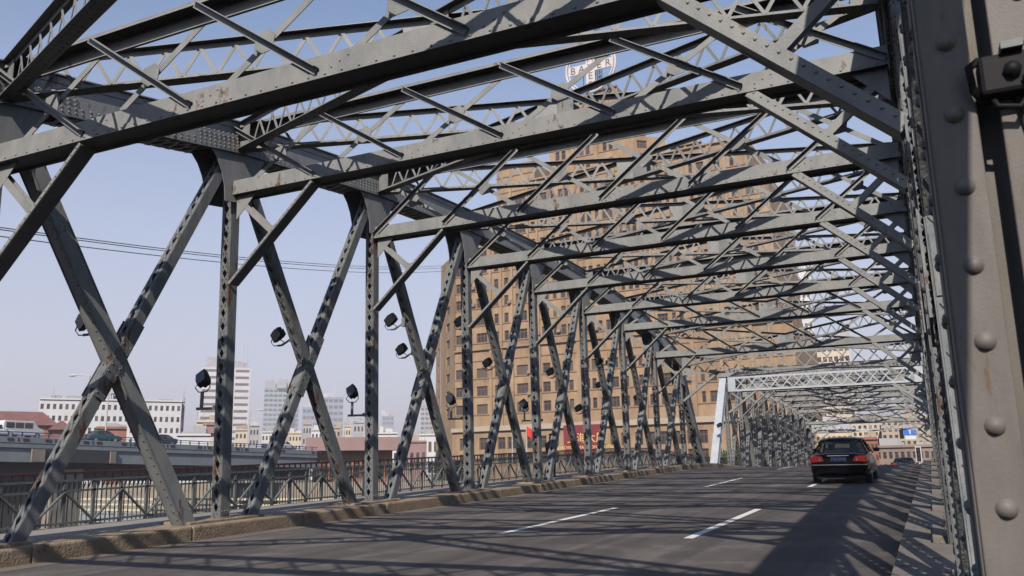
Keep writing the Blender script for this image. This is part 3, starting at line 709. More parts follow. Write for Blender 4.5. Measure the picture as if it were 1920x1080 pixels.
def tier(x0, x1, ztop, back, zbot, depth=18, cols=WC, every=1):
    P = OL-NB*back; a = uu(x0, back); b = uu(x1, back)
    wins = []
    for (p, q) in cols:
        if p < x0+2 or q > x1-2: continue
        for r_ in rows[::every]:
            if r_ < zbot+.6 or r_+1.75 > ztop-1.0: continue
            wins.append((uu(p, back)-a, uu(q, back)-a, r_, r_+1.85))
    facade(br, P+U*a, U, b-a, zbot, ztop, wins, 'brick')
    mb = MB(); bs = br.location; xs_ = sorted(cols); prev = None
    for (p, q) in xs_:
        if p < x0+2 or q > x1-2: continue
        if prev is not None and p-prev > 9:
            c_ = P+U*uu((p+prev)/2, back)-bs; c_ = V((c_.x, c_.y, 0)); w_ = min(.9, (uu(p, back)-uu(prev, back))*.3)
            mb.box(c_+NB*.12+Z_*((zbot+ztop)/2-bs.z), U*w_*.5, NB*.14, Z_*((ztop-zbot)/2))
        prev = q
    if mb.v: mb.obj('pilaster', 'brick', br, kind='stuff')
    mb = MB()
    for k_, r_ in enumerate(rows):
        if zbot+.3 < r_-.18 < ztop-.6:
            c_ = P+U*(a+b)/2-bs; mb.box(V((c_.x, c_.y, 0))+NB*.03+Z_*(r_-.14-bs.z), U*((b-a)/2-.02), NB*.09, Z_*.09)
    if mb.v: mb.obj('sill_course', 'stone' if False else 'brick_dark', br, kind='stuff')
    mb = MB(); R4 = random.Random(int(x0+zbot))
    for w_ in wins:
        if R4.random() < .12:
            c_ = P+U*(a+w_[1]+.45)-bs; mb.box(V((c_.x, c_.y, 0))+NB*.35+Z_*(w_[2]+R4.uniform(-.1, .7)-bs.z), U*.38, NB*.22, Z_*.28)
    if mb.v: mb.obj('air_conditioner', 'brownwall', br, kind='stuff')
    back_pts = [P+U*a-NB*.02, P+U*b-NB*.02, P+U*b-NB*depth, P+U*a-NB*depth]
    mb = MB(); bs = br.location
    c = [V((p.x-bs.x, p.y-bs.y, 0)) for p in back_pts]; zb, zt_ = zbot-bs.z, ztop-bs.z
    for i in (1, 2, 3): j = (i+1) % 4; mb.quad(c[i]+Z_*zb, c[j]+Z_*zb, c[j]+Z_*zt_, c[i]+Z_*zt_)
    mb.quad(*[q+Z_*zt_ for q in c]); mb.obj('wall', 'brick', br)
    # parapet coping
    mb = MB(); mb.bar(c[0]+Z_*(zt_+.15)+NB*.1, c[1]+Z_*(zt_+.15)+NB*.1, NB, .7, .3); mb.obj('parapet', 'brick', br)
    return wins
zpod = zz(1100, 795)
z430 = zz(853, 432); z315 = zz(940, 316, 4); z240 = zz(1110, 252, 10)
tier(853, 1495, zz(1495, 600), 0, zpod)
tier(853, 1470, z430, 0.3, zz(1495, 600))
tier(935, 1432, z315-4, 4, z430, cols=[c for c in WC if c[0] > 940])
tier(935, 1010, z315, 4.3, z315-4, cols=[])
tier(1345, 1430, zz(1380, 356, 4), 4.3, z315-4, cols=[(1366, 1376), (1396, 1404)])
TC = [(1052, 1060), (1064, 1072), (1100, 1108), (1112, 1120), (1146, 1154), (1158, 1166)]
tier(1040, 1186, z240, 10, z315-4, cols=TC)
tier(1186, 1290, zz(1250, 292, 10), 10.5, z315-4, cols=[(1238, 1250)])
tier(1281, 1343, zz(1310, 268, 8), 8, z315-4, cols=[(1296, 1304), (1318, 1326)])
tier(1094, 1184, zz(1120, 186, 13), 13, z240, cols=[(1108, 1114), (1128, 1134), (1150, 1156), (1166, 1172)], depth=14)
tier(1132, 1180, zz(1150, 164, 15), 15, zz(1120, 186, 13), cols=[], depth=10)
# angled shaded side walls at the left corner and tower flank
for a_px, b_px, zt_, bk in ((853, 826, zz(840, 478), 0), (826, 817, zz(822, 557), 11)):
    A = OL-NB*bk+U*(uu(a_px, bk)); nn = hd(a_px)
    d2 = (-U*.75-NB*.66).normalized()
    h = hd(b_px); den = d2.x*h.y-d2.y*h.x; w = EYE-A; t = (w.x*h.y-w.y*h.x)/den
    A = V((A.x, A.y, 0)); wins = [(t*.35, t*.6, r_, r_+1.7) for r_ in rows if r_+2.5 < zt_ and r_ > zpod]
    facade(br, A, d2, t, GZ, zt_, wins, 'brick')
    Bq = A+d2*t; mb = MB(); q = [A, Bq, Bq+U*10-NB*6, A+U*14-NB*6]; mb.quad(*[V((p.x-br.location.x, p.y-br.location.y, zt_-GZ)) for p in q]); mb.obj('roof', 'brick', br)
A = OL-NB*10+U*uu(1186, 10); d2 = (U*.75-NB*.66).normalized(); facade(br, V((A.x, A.y, 0)), d2, 9, z315-4, z240-1.5, [(3, 5, r_, r_+1.6) for r_ in rows if z315-2 < r_ < z240-4], 'brick')
# podium
a = uu(848, -6); b = uu(1378, -6); P = V((OL.x, OL.y, 0))+NB*6
zp1 = zz(1100, 797, -6); wz = [(zz(1100, 815, -6)-2.0, zz(1100, 815, -6)+.1), (zz(1100, 850, -6)-1.5, zz(1100, 850, -6)+.3)]
pw = []
px = 862
for i, (p, q) in enumerate([(862, 874), (898, 916), (932, 946), (950, 967), (985, 1000), (1006, 1022), (1030, 1045), (1140, 1153), (1160, 1176), (1186, 1200), (1208, 1222), (1232, 1248), (1256, 1272), (1282, 1296), (1304, 1320), (1330, 1344)]):
    for zA, zB in wz: pw.append((uu(p, -6)-a, uu(q, -6)-a, zA, zB))
facade(br, P+U*a, U, b-a, GZ, zp1, pw, 'brick')
solid(br, [P+U*a-NB*.5, P+U*b-NB*.5, P+U*b-NB*9, P+U*a-NB*9], zp1-.3, zp1-.05, 'stone', 'roof')
bs = br.location
mb = MB(); mb.bar(P+U*a-bs+NB*.15+Z_*(zp1), P+U*b-bs+NB*.15+Z_*zp1, NB, .6, .7); mb.obj('stone_band', 'stone', br)
mb = MB(); mb.bar(P+U*a-bs-NB*6+NB*.1+Z_*(zpod+.2), P+U*(b+14)-bs-NB*6+NB*.1+Z_*(zpod+.2), NB, .5, .4); mb.obj('stone_band', 'stone', br)
# billboard
def text(body, size, m, root, loc, rot, ext=.02, name='lettering'):
    cu = bpy.data.curves.new(name, 'FONT'); cu.body = body; cu.size = size; cu.extrude = ext; cu.align_x = 'CENTER'; cu.align_y = 'CENTER'; cu.resolution_u = 3
    cu.materials.append(M[m]); o = bpy.data.objects.new(name, cu); COL.objects.link(o)
    dg = bpy.context.evaluated_depsgraph_get(); me = bpy.data.meshes.new_from_object(o.evaluated_get(dg)); bpy.data.objects.remove(o)
    o = bpy.data.objects.new(name, me); COL.objects.link(o); o.parent = root; o.location = loc; o.rotation_euler = rot; return o
A = plane_hit(1057, 798, P+NB*2, NB); B = plane_hit(1131, 850, P+NB*2, NB)
bb = empty('billboard', V(((A.x+B.x)/2, (A.y+B.y)/2, B.z)), label='deep red billboard with gold lettering in front of the brick block', cat='billboard')
w = (B-A).dot(U); hh = A.z-B.z; mb = MB(); mb.box(V((0, 0, hh/2)), U*(w/2), NB*.15, Z_*(hh/2)); mb.obj('panel', 'signred', bb)
mb = MB()
for k in (-.35, 0, .35): mb.box(V((0, 0, (GZ-B.z)/2))+U*w*k-NB*.4, U*.1, NB*.1, Z_*((B.z-GZ)/2+.2))
mb.obj('support', 'grey_wall', bb)
ang = math.atan2(U.y, U.x); rot = (math.pi/2, 0, ang)
text('BROADWAY MANSIONS HOTEL', .78, 'gold', bb, NB*.17+Z_*(hh*.22), rot)
text('上海大厦', 1.75, 'gold', bb, NB*.17+Z_*(hh*.52)+U*.6, rot)
# round cross sign on the roof
def plane_pt(px, py, back): return plane_hit(px, py, V((OL.x, OL.y, 0))-NB*back, NB)
C0 = plane_pt(1107, 126, 13); PX = (plane_pt(1153, 126, 13)-C0).length/46
lg = empty('round_cross_sign', V((C0.x, C0.y, C0.z-46*PX)), label='round white rooftop sign with crossed lettering on top of the brick tower', cat='rooftop sign'); cz = 46*PX
def L3(x, z, d=0): return U*(x*PX)+Z_*(cz+z*PX)+NB*d
for rr, tk in ((45.5, 2.0), (41, 1.3)):
    mb = MB(); pts = [L3(rr*math.cos(a_), rr*math.sin(a_)) for a_ in [2*math.pi*k/48 for k in range(49)]]; mb.tube(pts, tk*PX, 6, cap=False); mb.obj('ring', 'logo', lg)
mb = MB(); mb.box(L3(0, 0), U*40*PX, NB*.1, Z_*8*PX); mb.box(L3(0, 0, .02), U*8*PX, NB*.1, Z_*40*PX); mb.obj('cross_panel', 'logo', lg)
for i, ch in enumerate('BAYER'):
    text(ch, 17*PX*1.05, 'logo_line', lg, L3((i-2)*16.2, -.5, .14), rot)
    if i != 2: text(ch, 17*PX*1.05, 'logo_line', lg, L3(0, (2-i)*16.2-.5, .14), rot)
mb = MB()
for x in (-20, -7, 7, 20): mb.bar(L3(x, -38, -.3), L3(x, -62, -.6), U, .15, .15)
for s in (-1, 1): mb.bar(L3(14*s, -10, -.2), L3(26*s, -60, -3), U, .12, .12)
mb.obj('support_frame', 'mast', lg)
# antenna mast
Bm = plane_pt(1124, 185, 16); Tm = plane_pt(1125, 8, 16); H = Tm.z-Bm.z
ms = empty('antenna_mast', Bm, label='dark lattice antenna mast behind the round rooftop sign', cat='antenna mast')
mb = MB(); w = .6
for sx, sy in ((-1, -1), (1, -1), (1, 1), (-1, 1)): mb.bar(U*w*sx+NB*w*sy, U*w*.5*sx+NB*w*.5*sy+Z_*H, U, .16, .16)
k = 0; z = 0
while z < H-1:
    f = 1-.5*z/H; g = 1-.5*(z+.9)/H; s = 1 if k % 2 else -1
    for sy in (-1, 1): mb.bar(U*w*f*s+NB*w*sy*f+Z_*z, -U*w*g*s+NB*w*sy*g+Z_*(z+.9), U, .06, .06); mb.bar(-U*w*f+NB*w*sy*f+Z_*z, U*w*f+NB*w*sy*f+Z_*z, Z_, .06, .06)
    z += .9; k += 1
mb.obj('lattice', 'mast', ms)
mb = MB(); mb.tube([Z_*H, Z_*(H+4)], .07, 6); mb.obj('tip', 'mast', ms)
mb = MB(); mb.tube([Z_*(H*.62), Z_*(H*.66)], .9, 10); mb.tube([Z_*(H*.78), Z_*(H*.81)], .8, 10); mb.obj('antenna_drum', 'mast', ms)
# flagpoles
for px_, c, l in ((961, 'flaggreen', 'green flag drooping on a white pole before the brick podium'), (988, 'flagred', 'red flag on a white pole before the brick podium')):
    b_ = at(px_, 868, 140); t_ = at(px_, 800, 140); r = empty('flagpole', b_, label=l, cat='flag'); h = t_.z-b_.z
    mb = MB(); mb.tube([(0, 0, 0), (0, 0, h)], .09, 6); mb.obj('pole', 'pole', r)
    mb = MB(); n_ = 6; q = []
    for k in range(n_+1): q.append((U*(k*.24)+NB*.14*math.sin(k*1.4)+Z_*(h-.12*k*k*.3)))
    for k in range(n_): mb.quad(q[k], q[k+1], q[k+1]-Z_*1.5, q[k]-Z_*1.5); mb.quad(q[k+1]+NB*.02, q[k]+NB*.02, q[k]-Z_*1.5+NB*.02, q[k+1]-Z_*1.5+NB*.02)
    mb.obj('flag', c, r, smooth=True)
# ------------------------------------------------------------------ generic city buildings
def house(px0, px1, pytop, D, matn, label, name='city_building', rowsn=4, colsn=8, depth=14, roof=None, dD=0, rnd=None, wh=.5, ww=.55, z0=None, parapet=True, cat='building', group=None):
    A = at(px0, 830, D); B = at(px1, 830, D+dD); A.z = B.z = 0
    u = (B-A).normalized(); n = V((u.y, -u.x, 0)); n = n if n.dot(EYE-A) > 0 else -n
    z1 = at((px0+px1)/2, pytop, (D+D+dD)/2).z; z0 = GZ if z0 is None else z0
    r = empty(name, V((A.x, A.y, z0)), label=label, cat=cat, group=group); L = (B-A).length
    fh = (z1-z0-1)/max(rowsn, 1); fw = L/max(colsn, 1); wins = []
    for i in range(rowsn):
        for j in range(colsn):
            a = (j+.5-ww/2)*fw; wins.append((a, a+fw*ww, z0+fh*(i+.5-wh/2)+.4, z0+fh*(i+.5+wh/2)+.4))
    facade(r, A, u, L, z0, z1, wins, matn, rec=.25)
    base = r.location; c = [A-base, B-base, B-n*depth-base, A-n*depth-base]; c = [V((q.x, q.y, 0)) for q in c]; mb = MB(); H = z1-z0
    for i in (1, 2, 3): j = (i+1) % 4; mb.quad(c[i], c[j], c[j]+Z_*H, c[i]+Z_*H)
    mb.obj('wall', matn, r)
    mb = MB()
    if roof:
        e = .8; cc = [c[0]+n*e-u*e, c[1]+n*e+u*e, c[2]-n*e+u*e, c[3]-n*e-u*e]; rh = roof[1]; cc = [q+Z_*H for q in cc]
        m1 = (cc[0]+cc[3])/2+Z_*rh+u*rh; m2 = (cc[1]+cc[2])/2+Z_*rh-u*rh
        mb.quad(cc[0], cc[1], m2, m1); mb.quad(cc[2], cc[3], m1, m2); mb.quad(cc[1], cc[2], m2); mb.quad(cc[3], cc[0], m1); mb.quad(*cc); mb.obj('roof', roof[0], r)
    else:
        mb.quad(*[q+Z_*(H-.4) for q in c]); mb.obj('roof', matn, r)
        mb = MB(); mb.bar(c[0]+Z_*H+n*.15, c[1]+Z_*H+n*.15, n, .5, .5); mb.obj('cornice', matn, r)
        R3 = random.Random(int(px0*7+pytop)); mb = MB(); sc_ = max(1, H/22)
        for q_ in range(R3.randint(3, 6)):
            w_, h_ = R3.uniform(.6, 2.2)*sc_, R3.uniform(.8, 2.6)*sc_; t_ = R3.uniform(.1, .9)
            p_ = c[0].lerp(c[1], t_)-n*R3.uniform(1.5, depth*.6); mb.box(p_+Z_*(H+h_/2-.4), u*min(w_, L*.2), n*w_*.6, Z_*h_/2)
        for q_ in range(3):
            p_ = c[0].lerp(c[1], R3.random())-n*2; mb.tube([p_+Z_*H, p_+Z_*(H+R3.uniform(2, 5)*sc_)], .06*sc_, 4)
        if depth > 2: mb.obj('rooftop_clutter', R3.choice(['grey_wall', 'white_wall', 'stone']), r, kind='stuff')
    return r, A, u, n, L, z1
r, A, u, n, L, z1 = house(66, 336, 750, 300, 'white_wall', 'long white four storey building with rows of windows beyond the river bridge at left', rowsn=7, colsn=24, depth=18, dD=0, wh=.45, ww=.5)
base = r.location
mb = MB(); mb.bar(A+u*1-base+Z_*(z1-GZ+GZ-2.9-base.z+base.z)-Z_*0, A+u*(L-1)-base+Z_*(z1-2.9), n, .4, .3); 
house(336, 342, 752, 302, 'grey_wall', 'grey corner bay at the end of the long white building', rowsn=4, colsn=1, depth=20)
wt = empty('water_tank', at(218, 746, 306), label='round grey tank on the roof of the long white building', cat='water tank')
mb = MB(); mb.tube([(0, 0, 1.2), (0, 0, 4.2)], 2.0, 14); mb.obj('drum', 'grey_wall', wt)
mb = MB()
for a_ in range(6): mb.tube([(1.5*math.cos(a_), 1.5*math.sin(a_), -1), (1.5*math.cos(a_), 1.5*math.sin(a_), 1.3)], .12, 5)
mb.obj('legs', 'mast', wt)
house(-70, 100, 797, 190, 'brick_red', 'low red brick house with a long red tiled roof at far left', rowsn=1, colsn=7, depth=12, roof=('redroof', 3.0))
house(96, 128, 806, 184, 'brick_red', 'small red roofed brick house with dormers right of the long one', rowsn=1, colsn=4, depth=10, roof=('redroof', 2.0))
house(178, 236, 802, 205, 'brick_red', 'red brick ground block in front of the white building', rowsn=1, colsn=6, depth=5)
house(330, 394, 815, 215, 'white_wall', 'low white shed with small windows beside the billboard block', rowsn=1, colsn=7, depth=6)
house(366, 402, 790, 225, 'cream', 'cream block with an orange panel on its wall', rowsn=0, colsn=0, depth=10)
house(378, 400, 795, 224, 'pink', 'orange panel fixed on the cream block', rowsn=0, colsn=0, depth=.6, z0=at(390, 812, 224).z, cat='panel')
house(370, 463, 688, 1100, 'white_wall', 'pale high rise tower with horizontal window bands behind the nearest post', name='high_rise', rowsn=16, colsn=3, depth=30, ww=.86, wh=.4)
house(491, 535, 728, 2000, 'tower', 'pale turquoise high rise tower fading in the haze', name='high_rise', rowsn=18, colsn=5, depth=40, ww=.8, wh=.5)
house(535, 558, 748, 2040, 'tower_blue', 'narrow blue side tower beside the turquoise high rise', name='high_rise', rowsn=16, colsn=2, depth=40, ww=.8, wh=.5)
house(565, 604, 764, 1900, 'tower_blue', 'low blue glass tower with stepped top in haze', name='high_rise', rowsn=10, colsn=5, depth=40, ww=.8, wh=.5)
house(604, 642, 745, 1920, 'tower_blue', 'taller blue glass tower just right of the stepped one', name='high_rise', rowsn=12, colsn=4, depth=40, ww=.8, wh=.5)
house(716, 738, 780, 2300, 'tower_blue', 'faint distant tower left of the leaning diagonal', name='high_rise', rowsn=12, colsn=3, depth=40, ww=.7)
house(788, 812, 762, 1300, 'grey_wall', 'grey tall building just left of the brick block', name='high_rise', rowsn=14, colsn=3, depth=20, ww=.7)
rnd = random.Random(3)
xs = 440; k = 0
nm = ['cream', 'grey_wall', 'white_wall', 'stone']
tall = [(806, 22), (798, 18), (810, 26), (801, 20), (812, 24), (795, 16), (806, 28), (802, 22), (799, 14), (792, 20), (804, 26), (808, 20)]
labs = ['grey flat block behind the far bridge, first right of the nearest post', 'stone coloured slab next to the grey flat block', 'white low block left of the leaning second diagonal', 'cream house block peeking over the concrete bridge', 'wide grey tenement under the turquoise tower', 'narrow white stair tower among the tenements', 'broad cream tenement under the blue towers', 'grey terraced block below the tall blue tower', 'small white gabled block', 'white block topped with tanks left of the second post', 'white building right of the pavilion roof', 'pale block near the conifer']
for (yt, w), lb in zip(tall, labs):
    house(xs, xs+w, yt, 330+rnd.random()*60, nm[k % 4], lb, rowsn=5, colsn=max(3, w//6), depth=14, ww=.5, wh=.45); xs += w+rnd.choice((0, 2, 5)); k += 1
house(690, 745, 812, 260, 'white_wall', 'bright white block with balconies behind the second post', rowsn=3, colsn=7, depth=12)
house(745, 800, 828, 240, 'pink', 'low faded red roofed house before the conifer', rowsn=1, colsn=5, depth=10)
house(780, 822, 815, 270, 'white_wall', 'white building with rounded roof left of the conifer', rowsn=2, colsn=4, depth=12)
# pavilion
pv, A, u, n, L, z1 = house(588, 736, 844, 150, 'brick_red', 'long low riverside pavilion with faded red roof and dark windows', rowsn=1, colsn=10, depth=9, wh=.7, ww=.8)
mb = MB(); b_ = pv.location; mb.bar(A-b_+Z_*(z1+1.0)-u*1.2, A-b_+Z_*(z1+1.0)+u*(L+1.2), n, 4, 2.2); mb.obj('roof_fascia', 'pink', pv)
house(1380, 1532, 705, 152, 'brick', 'lower tan brick wing seen between the posts of the far span', rowsn=6, colsn=12, depth=14, ww=.5, wh=.45)
# pale buildings behind the brick block, right
house(1432, 1500, 360, 330, 'white_wall', 'tall pale stepped building right of the brick tower, upper part through the roof bracing', name='high_rise', rowsn=24, colsn=6, depth=25, ww=.5, wh=.45)
house(1500, 1545, 520, 335, 'white_wall', 'middle tier of pale buildings right of the brick tower', name='high_rise', rowsn=18, colsn=5, depth=25, ww=.6)
house(1545, 1610, 640, 330, 'cream', 'lower pinkish block right of the pale tower', name='high_rise', rowsn=12, colsn=6, depth=25, ww=.7)
# street at the far end of the bridge
house(1530, 1600, 806, 190, 'cream', 'cream shop house at the far end of the bridge, left of the street', rowsn=3, colsn=7, depth=14, roof=('grey_wall', 3))
house(1596, 1646, 822, 185, 'brick_red', 'red brick corner house at the far end of the bridge', rowsn=3, colsn=7, depth=12)
house(1600, 1660, 790, 250, 'cream', 'beige apartment block rising behind the far street', rowsn=7, colsn=6, depth=12)
house(1655, 1790, 782, 240, 'stone', 'long beige apartment block closing the far end of the street', rowsn=8, colsn=12, depth=12)
house(1640, 1800, 836, 205, 'brownwall', 'two storey shop terrace with a red fascia closing the street', rowsn=2, colsn=14, depth=12, wh=.55, ww=.6)
# ------------------------------------------------------------------ gate bridge (concrete, parallel, upstream)
XG = -78.0
def gpt(px, py): return atx(px, py, XG)
gA = gpt(-60, 804.5); gB = gpt(592, 838.5); top = gA.z; topB = gB.z
gb = empty('concrete_bridge', V((XG, gA.y, -6.8)), label='blue grey concrete road bridge with blue rail crossing the river at left', cat='bridge'); bs = gb.location
yA, yB = gA.y-10, gB.y+.5
def gz(y): return top+(topB-top)*(y-gA.y)/(gB.y-gA.y)
def gbar(mb, x0, x1, h0, h1, ya=None, yb=None):
    ya = yA if ya is None else ya; yb = yB if yb is None else yb
    p = [V((x-bs.x, y-bs.y, gz(y)+h-bs.z)) for y in (ya, yb) for x, h in ((x0, h0), (x1, h0), (x1, h1), (x0, h1))]
    mb.quad(p[0], p[1], p[2], p[3]); mb.quad(p[7], p[6], p[5], p[4])
    for i in range(4): j = (i+1) % 4; mb.quad(p[j], p[i], p[i+4], p[j+4])
mb = MB(); gbar(mb, XG-12, XG, -1.75, -.55); gbar(mb, XG-12, XG-.1, -3.25, -1.75)
mb.obj('girder', 'concrete', gb)
mb = MB(); gbar(mb, XG-12, XG-1.6, -5.2, -3.27); mb.obj('underside', 'concrete_dark_shade', gb)  # shade beneath the deck is put into this near-black colour
mb = MB(); gbar(mb, XG-.06, XG+.02, -1.25, -1.18); gbar(mb, XG-.3, XG+.03, -1.78, -1.70); mb.obj('ledge', 'concrete_dark_shade', gb)
mb = MB(); gbar(mb, XG-.1, XG, -.08, .02); gbar(mb, XG-.1, XG, -.34, -.28); mb.obj('top_rail', 'blue_rail', gb)
mb = MB(); y = yA
while y < yB: gbar(mb, XG-.1, XG, -.55, 0, y, y+.12); y += 1.6
mb.obj('rail_post', 'blue_rail', gb, kind='stuff')
yc0, yc1 = gpt(82, 860).y, gpt(205, 860).y
mb = MB(); gbar(mb, XG+.02, XG+.06, -3.2, -1.80, yc0, yc1); mb.obj('recess_shade', 'concrete_dark_shade', gb)  # dark slab on the face; its colour stands in for a recess's shade
mb = MB(); gbar(mb, XG+.02, XG+.2, -3.2, -1.8, yc0-1.6, yc0); gbar(mb, XG+.02, XG+.2, -3.2, -1.8, yc1, yc1+.8); mb.obj('pier_cap', 'bank', gb)
mb = MB(); mb.aabb(-11, -1, yc0-bs.y+2, yc0-bs.y+6, -1, gz(yc0)-4-bs.z); mb.obj('pier', 'bank', gb)
mb = MB()
for k in range(9):
    y = gpt(35+70*k, 815).y
    for d in (-.9, .9): gbar(mb, XG+.02, XG+.05, -.95, -.68, y+d-.35, y+d+.35)
    gbar(mb, XG+.02, XG+.05, -1.0, -.6, y-.06, y+.06)
mb.obj('ornament', 'concrete_dark_shade', gb, kind='stuff')
# ------------------------------------------------------------------ cars
def loft(mb, secs):
    n = len(secs[0]); i0 = len(mb.v)
    for s in secs: mb.v += [V(p) for p in s]
    for j in range(len(secs)-1):
        for k in range(n):
            k2 = (k+1) % n; a = i0+j*n
            mb.f.append([a+k, a+k2, a+n+k2, a+n+k]); mb.m.append(mb.cur)
    mb.f.append([i0+k for k in range(n)][::-1]); mb.m.append(mb.cur)
    mb.f.append([i0+(len(secs)-1)*n+k for k in range(n)]); mb.m.append(mb.cur)
def ring(y, w, z0, z1, tw, cr=.12):      # body section: half width at waist, bottom, top, half width at top
    zm = (z0+z1)/2
    return [(-w*.93, y, z0), (-w, y, z0+.12), (-w*1.0, y, zm), (-w*.985, y, z1-cr), (-tw, y, z1), (0, y, z1+.025), (tw, y, z1), (w*.985, y, z1-cr), (w, y, zm), (w, y, z0+.12), (w*.93, y, z0), (0, y, z0-.01)]
def wheel(root, x, y, r=.33, w=.22):
    o = empty('wheel', (x, y, r)); o.parent = root
    mb = MB(); mb.tube([(-w/2, 0, 0), (-w/2+.02, 0, 0), (w/2-.02, 0, 0), (w/2, 0, 0)], [r*.93, r, r, r*.93], 22); mb.obj('tyre', 'tyre', o)
    mb = MB(); s = 1 if x > 0 else -1; mb.tube([(s*(w/2-.03), 0, 0), (s*(w/2+.006), 0, 0)], [r*.62, r*.58], 16); mb.obj('rim', 'chrome', o)
def sedan(paint, label, loc, rot, name='sedan', plate=('沪D15930'), group=None):
    root = empty(name, loc, rot, label=label, cat='car', group=group)
    mb = MB()
    loft(mb, [ring(0.0, .78, .36, .84, .52), ring(.05, .86, .26, .93, .64), ring(.35, .91, .22, .99, .74), ring(.9, .925, .20, 1.0, .82), ring(1.6, .925, .20, .98, .82), ring(3.3, .925, .20, .95, .80), ring(4.1, .91, .20, .90, .76), ring(4.75, .86, .22, .80, .66), ring(4.98, .74, .34, .66, .5)])
    mb.obj('body', paint, root, smooth=True).modifiers.new('s', 'SUBSURF').levels = 1
    root.children[0].modifiers[0].render_levels = 2
    mb = MB()
    def gr(y, w, z): return [(-w, y, z-.02), (-w*.62, y, z+.02), (0, y, z+.035), (w*.62, y, z+.02), (w, y, z-.02), (w*.95, y, z-.12), (0, y, z-.12), (-w*.95, y, z-.12)]
    loft(mb, [gr(1.42, .60, 1.36), gr(1.6, .64, 1.42), gr(2.1, .67, 1.45), gr(2.7, .65, 1.43), gr(2.95, .61, 1.38)]); mb.obj('roof', paint, root, smooth=True, bevel=.02)
    mb = MB(); e = [(-.80, .86, .97), (.80, .86, .97), (.60, 1.47, 1.35), (-.60, 1.47, 1.35)]
    mb.quad(*e)
    mb.obj('rear_window', 'carglass', root)
    mb = MB(); mb.quad((.82, 3.55, .93), (-.82, 3.55, .93), (-.62, 2.9, 1.345), (.62, 2.9, 1.345)); mb.obj('windscreen', 'carglass', root)
    for s in (-1, 1):
        mb = MB(); q = [(.835*s, .98, .98), (.835*s, 3.5, .94), (.645*s, 2.88, 1.35), (.645*s, 1.5, 1.36)]
        mb.quad(*(q if s > 0 else q[::-1])); mb.obj('side_window', 'carglass', root)
        mb = MB()
        for a_, b_ in (((.83*s, .84, .97), (.63*s, 1.46, 1.36)), ((.84*s, 2.2, .96), (.66*s, 2.15, 1.37)), ((.83*s, 3.57, .93), (.62*s, 2.9, 1.36))): mb.bar(a_, b_, Y_, .09, .05)
        mb.obj('pillar', paint, root)
        t = MB(); t.poly([V((x*s, -.012-abs(x-.5)*.0, z)) for x, z in ((.44, .72), (.80, .69), (.83, .84), (.76, .90), (.50, .87))], (0, .09, 0)); t.poly([V((x*s, .02, z)) for x, z in ((.80, .70), (.885, .72), (.875, .83), (.82, .85))], (0, .16, 0))
        o = t.obj('tail_lamp', 'tail', root, bevel=.015)
        t = MB(); t.box(V((.56*s, -.02, .775)), V((.025, 0, 0)), V((0, .01, 0)), V((0, 0, .04))); t.obj('lens', 'tailclear', o)
        t = MB(); t.box(V((1.0*s, 3.05, 1.02)), V((.10, 0, 0)), V((0, .05, 0)), V((0, 0, .065))); t.obj('mirror', paint, root, bevel=.03)
        for y in (.98, 3.75): wheel(root, .80*s, y)
    t = MB(); t.poly([V((x, y, .34)) for x, y in ((-.84, .06), (-.8, -.03), (-.3, -.07), (.3, -.07), (.8, -.03), (.84, .06), (.84, .2), (-.84, .2))], (0, 0, .27)); t.obj('bumper', paint, root, bevel=.03)
    t = MB(); t.poly([V((x, y, .60)) for x, y in ((-.86, .06), (-.8, -.045), (-.3, -.085), (.3, -.085), (.8, -.045), (.86, .06), (.86, .14), (-.86, .14))], (0, 0, .022)); t.obj('bumper_trim', 'chrome', root)
    t = MB(); t.aabb(-.33, .33, -.03, .03, .875, .905); t.obj('trunk_trim', 'chrome', root, bevel=.01)
    t = MB(); t.aabb(-.72, .72, .12, 4.6, .16, .36); t.obj('underbody', 'tyre', root)
    p = MB(); p.aabb(-.22, .22, -.035, .0, .71, .85); o = p.obj('number_plate', 'plate', root)
    text(plate, .118, 'platetext', o, (0, -.038, .78), (math.pi/2, 0, 0), .002)
    t = MB(); t.aabb(-.55, .55, 1.5, 1.62, .85, 1.12); t.tube([(-.35, 1.9, 1.1), (-.35, 1.9, 1.28)], .11, 10); t.tube([(.35, 1.9, 1.1), (.35, 1.9, 1.28)], .11, 10); t.obj('seat', 'carseat', root)
    return root
def on_road(px, py, X): # rear axle location on the deck under pixel
    lo = 5.; hi = 110.
    for _ in range(40):
        m = (lo+hi)/2; p = s1(X, m, road(m)); d = p-EYE; yy = 540-FPX*d.dot(CU)/d.dot(CF)
        if yy > py: lo = m
        else: hi = m
    return m
yc = 29.4
c1 = sedan('carblack', 'black sedan with lit red tail lamps driving away in the right lane', s1(9.28, yc, road(yc)), (TILT+.0045, 0, 0))
c1.scale = (.99, 1, 1.0)
c2 = sedan('carblue', 'dark blue sedan half hidden beyond the crest of the bridge', s1(9.75, 79, road(79)), (-TILT, 0, 0), plate='沪A30682')
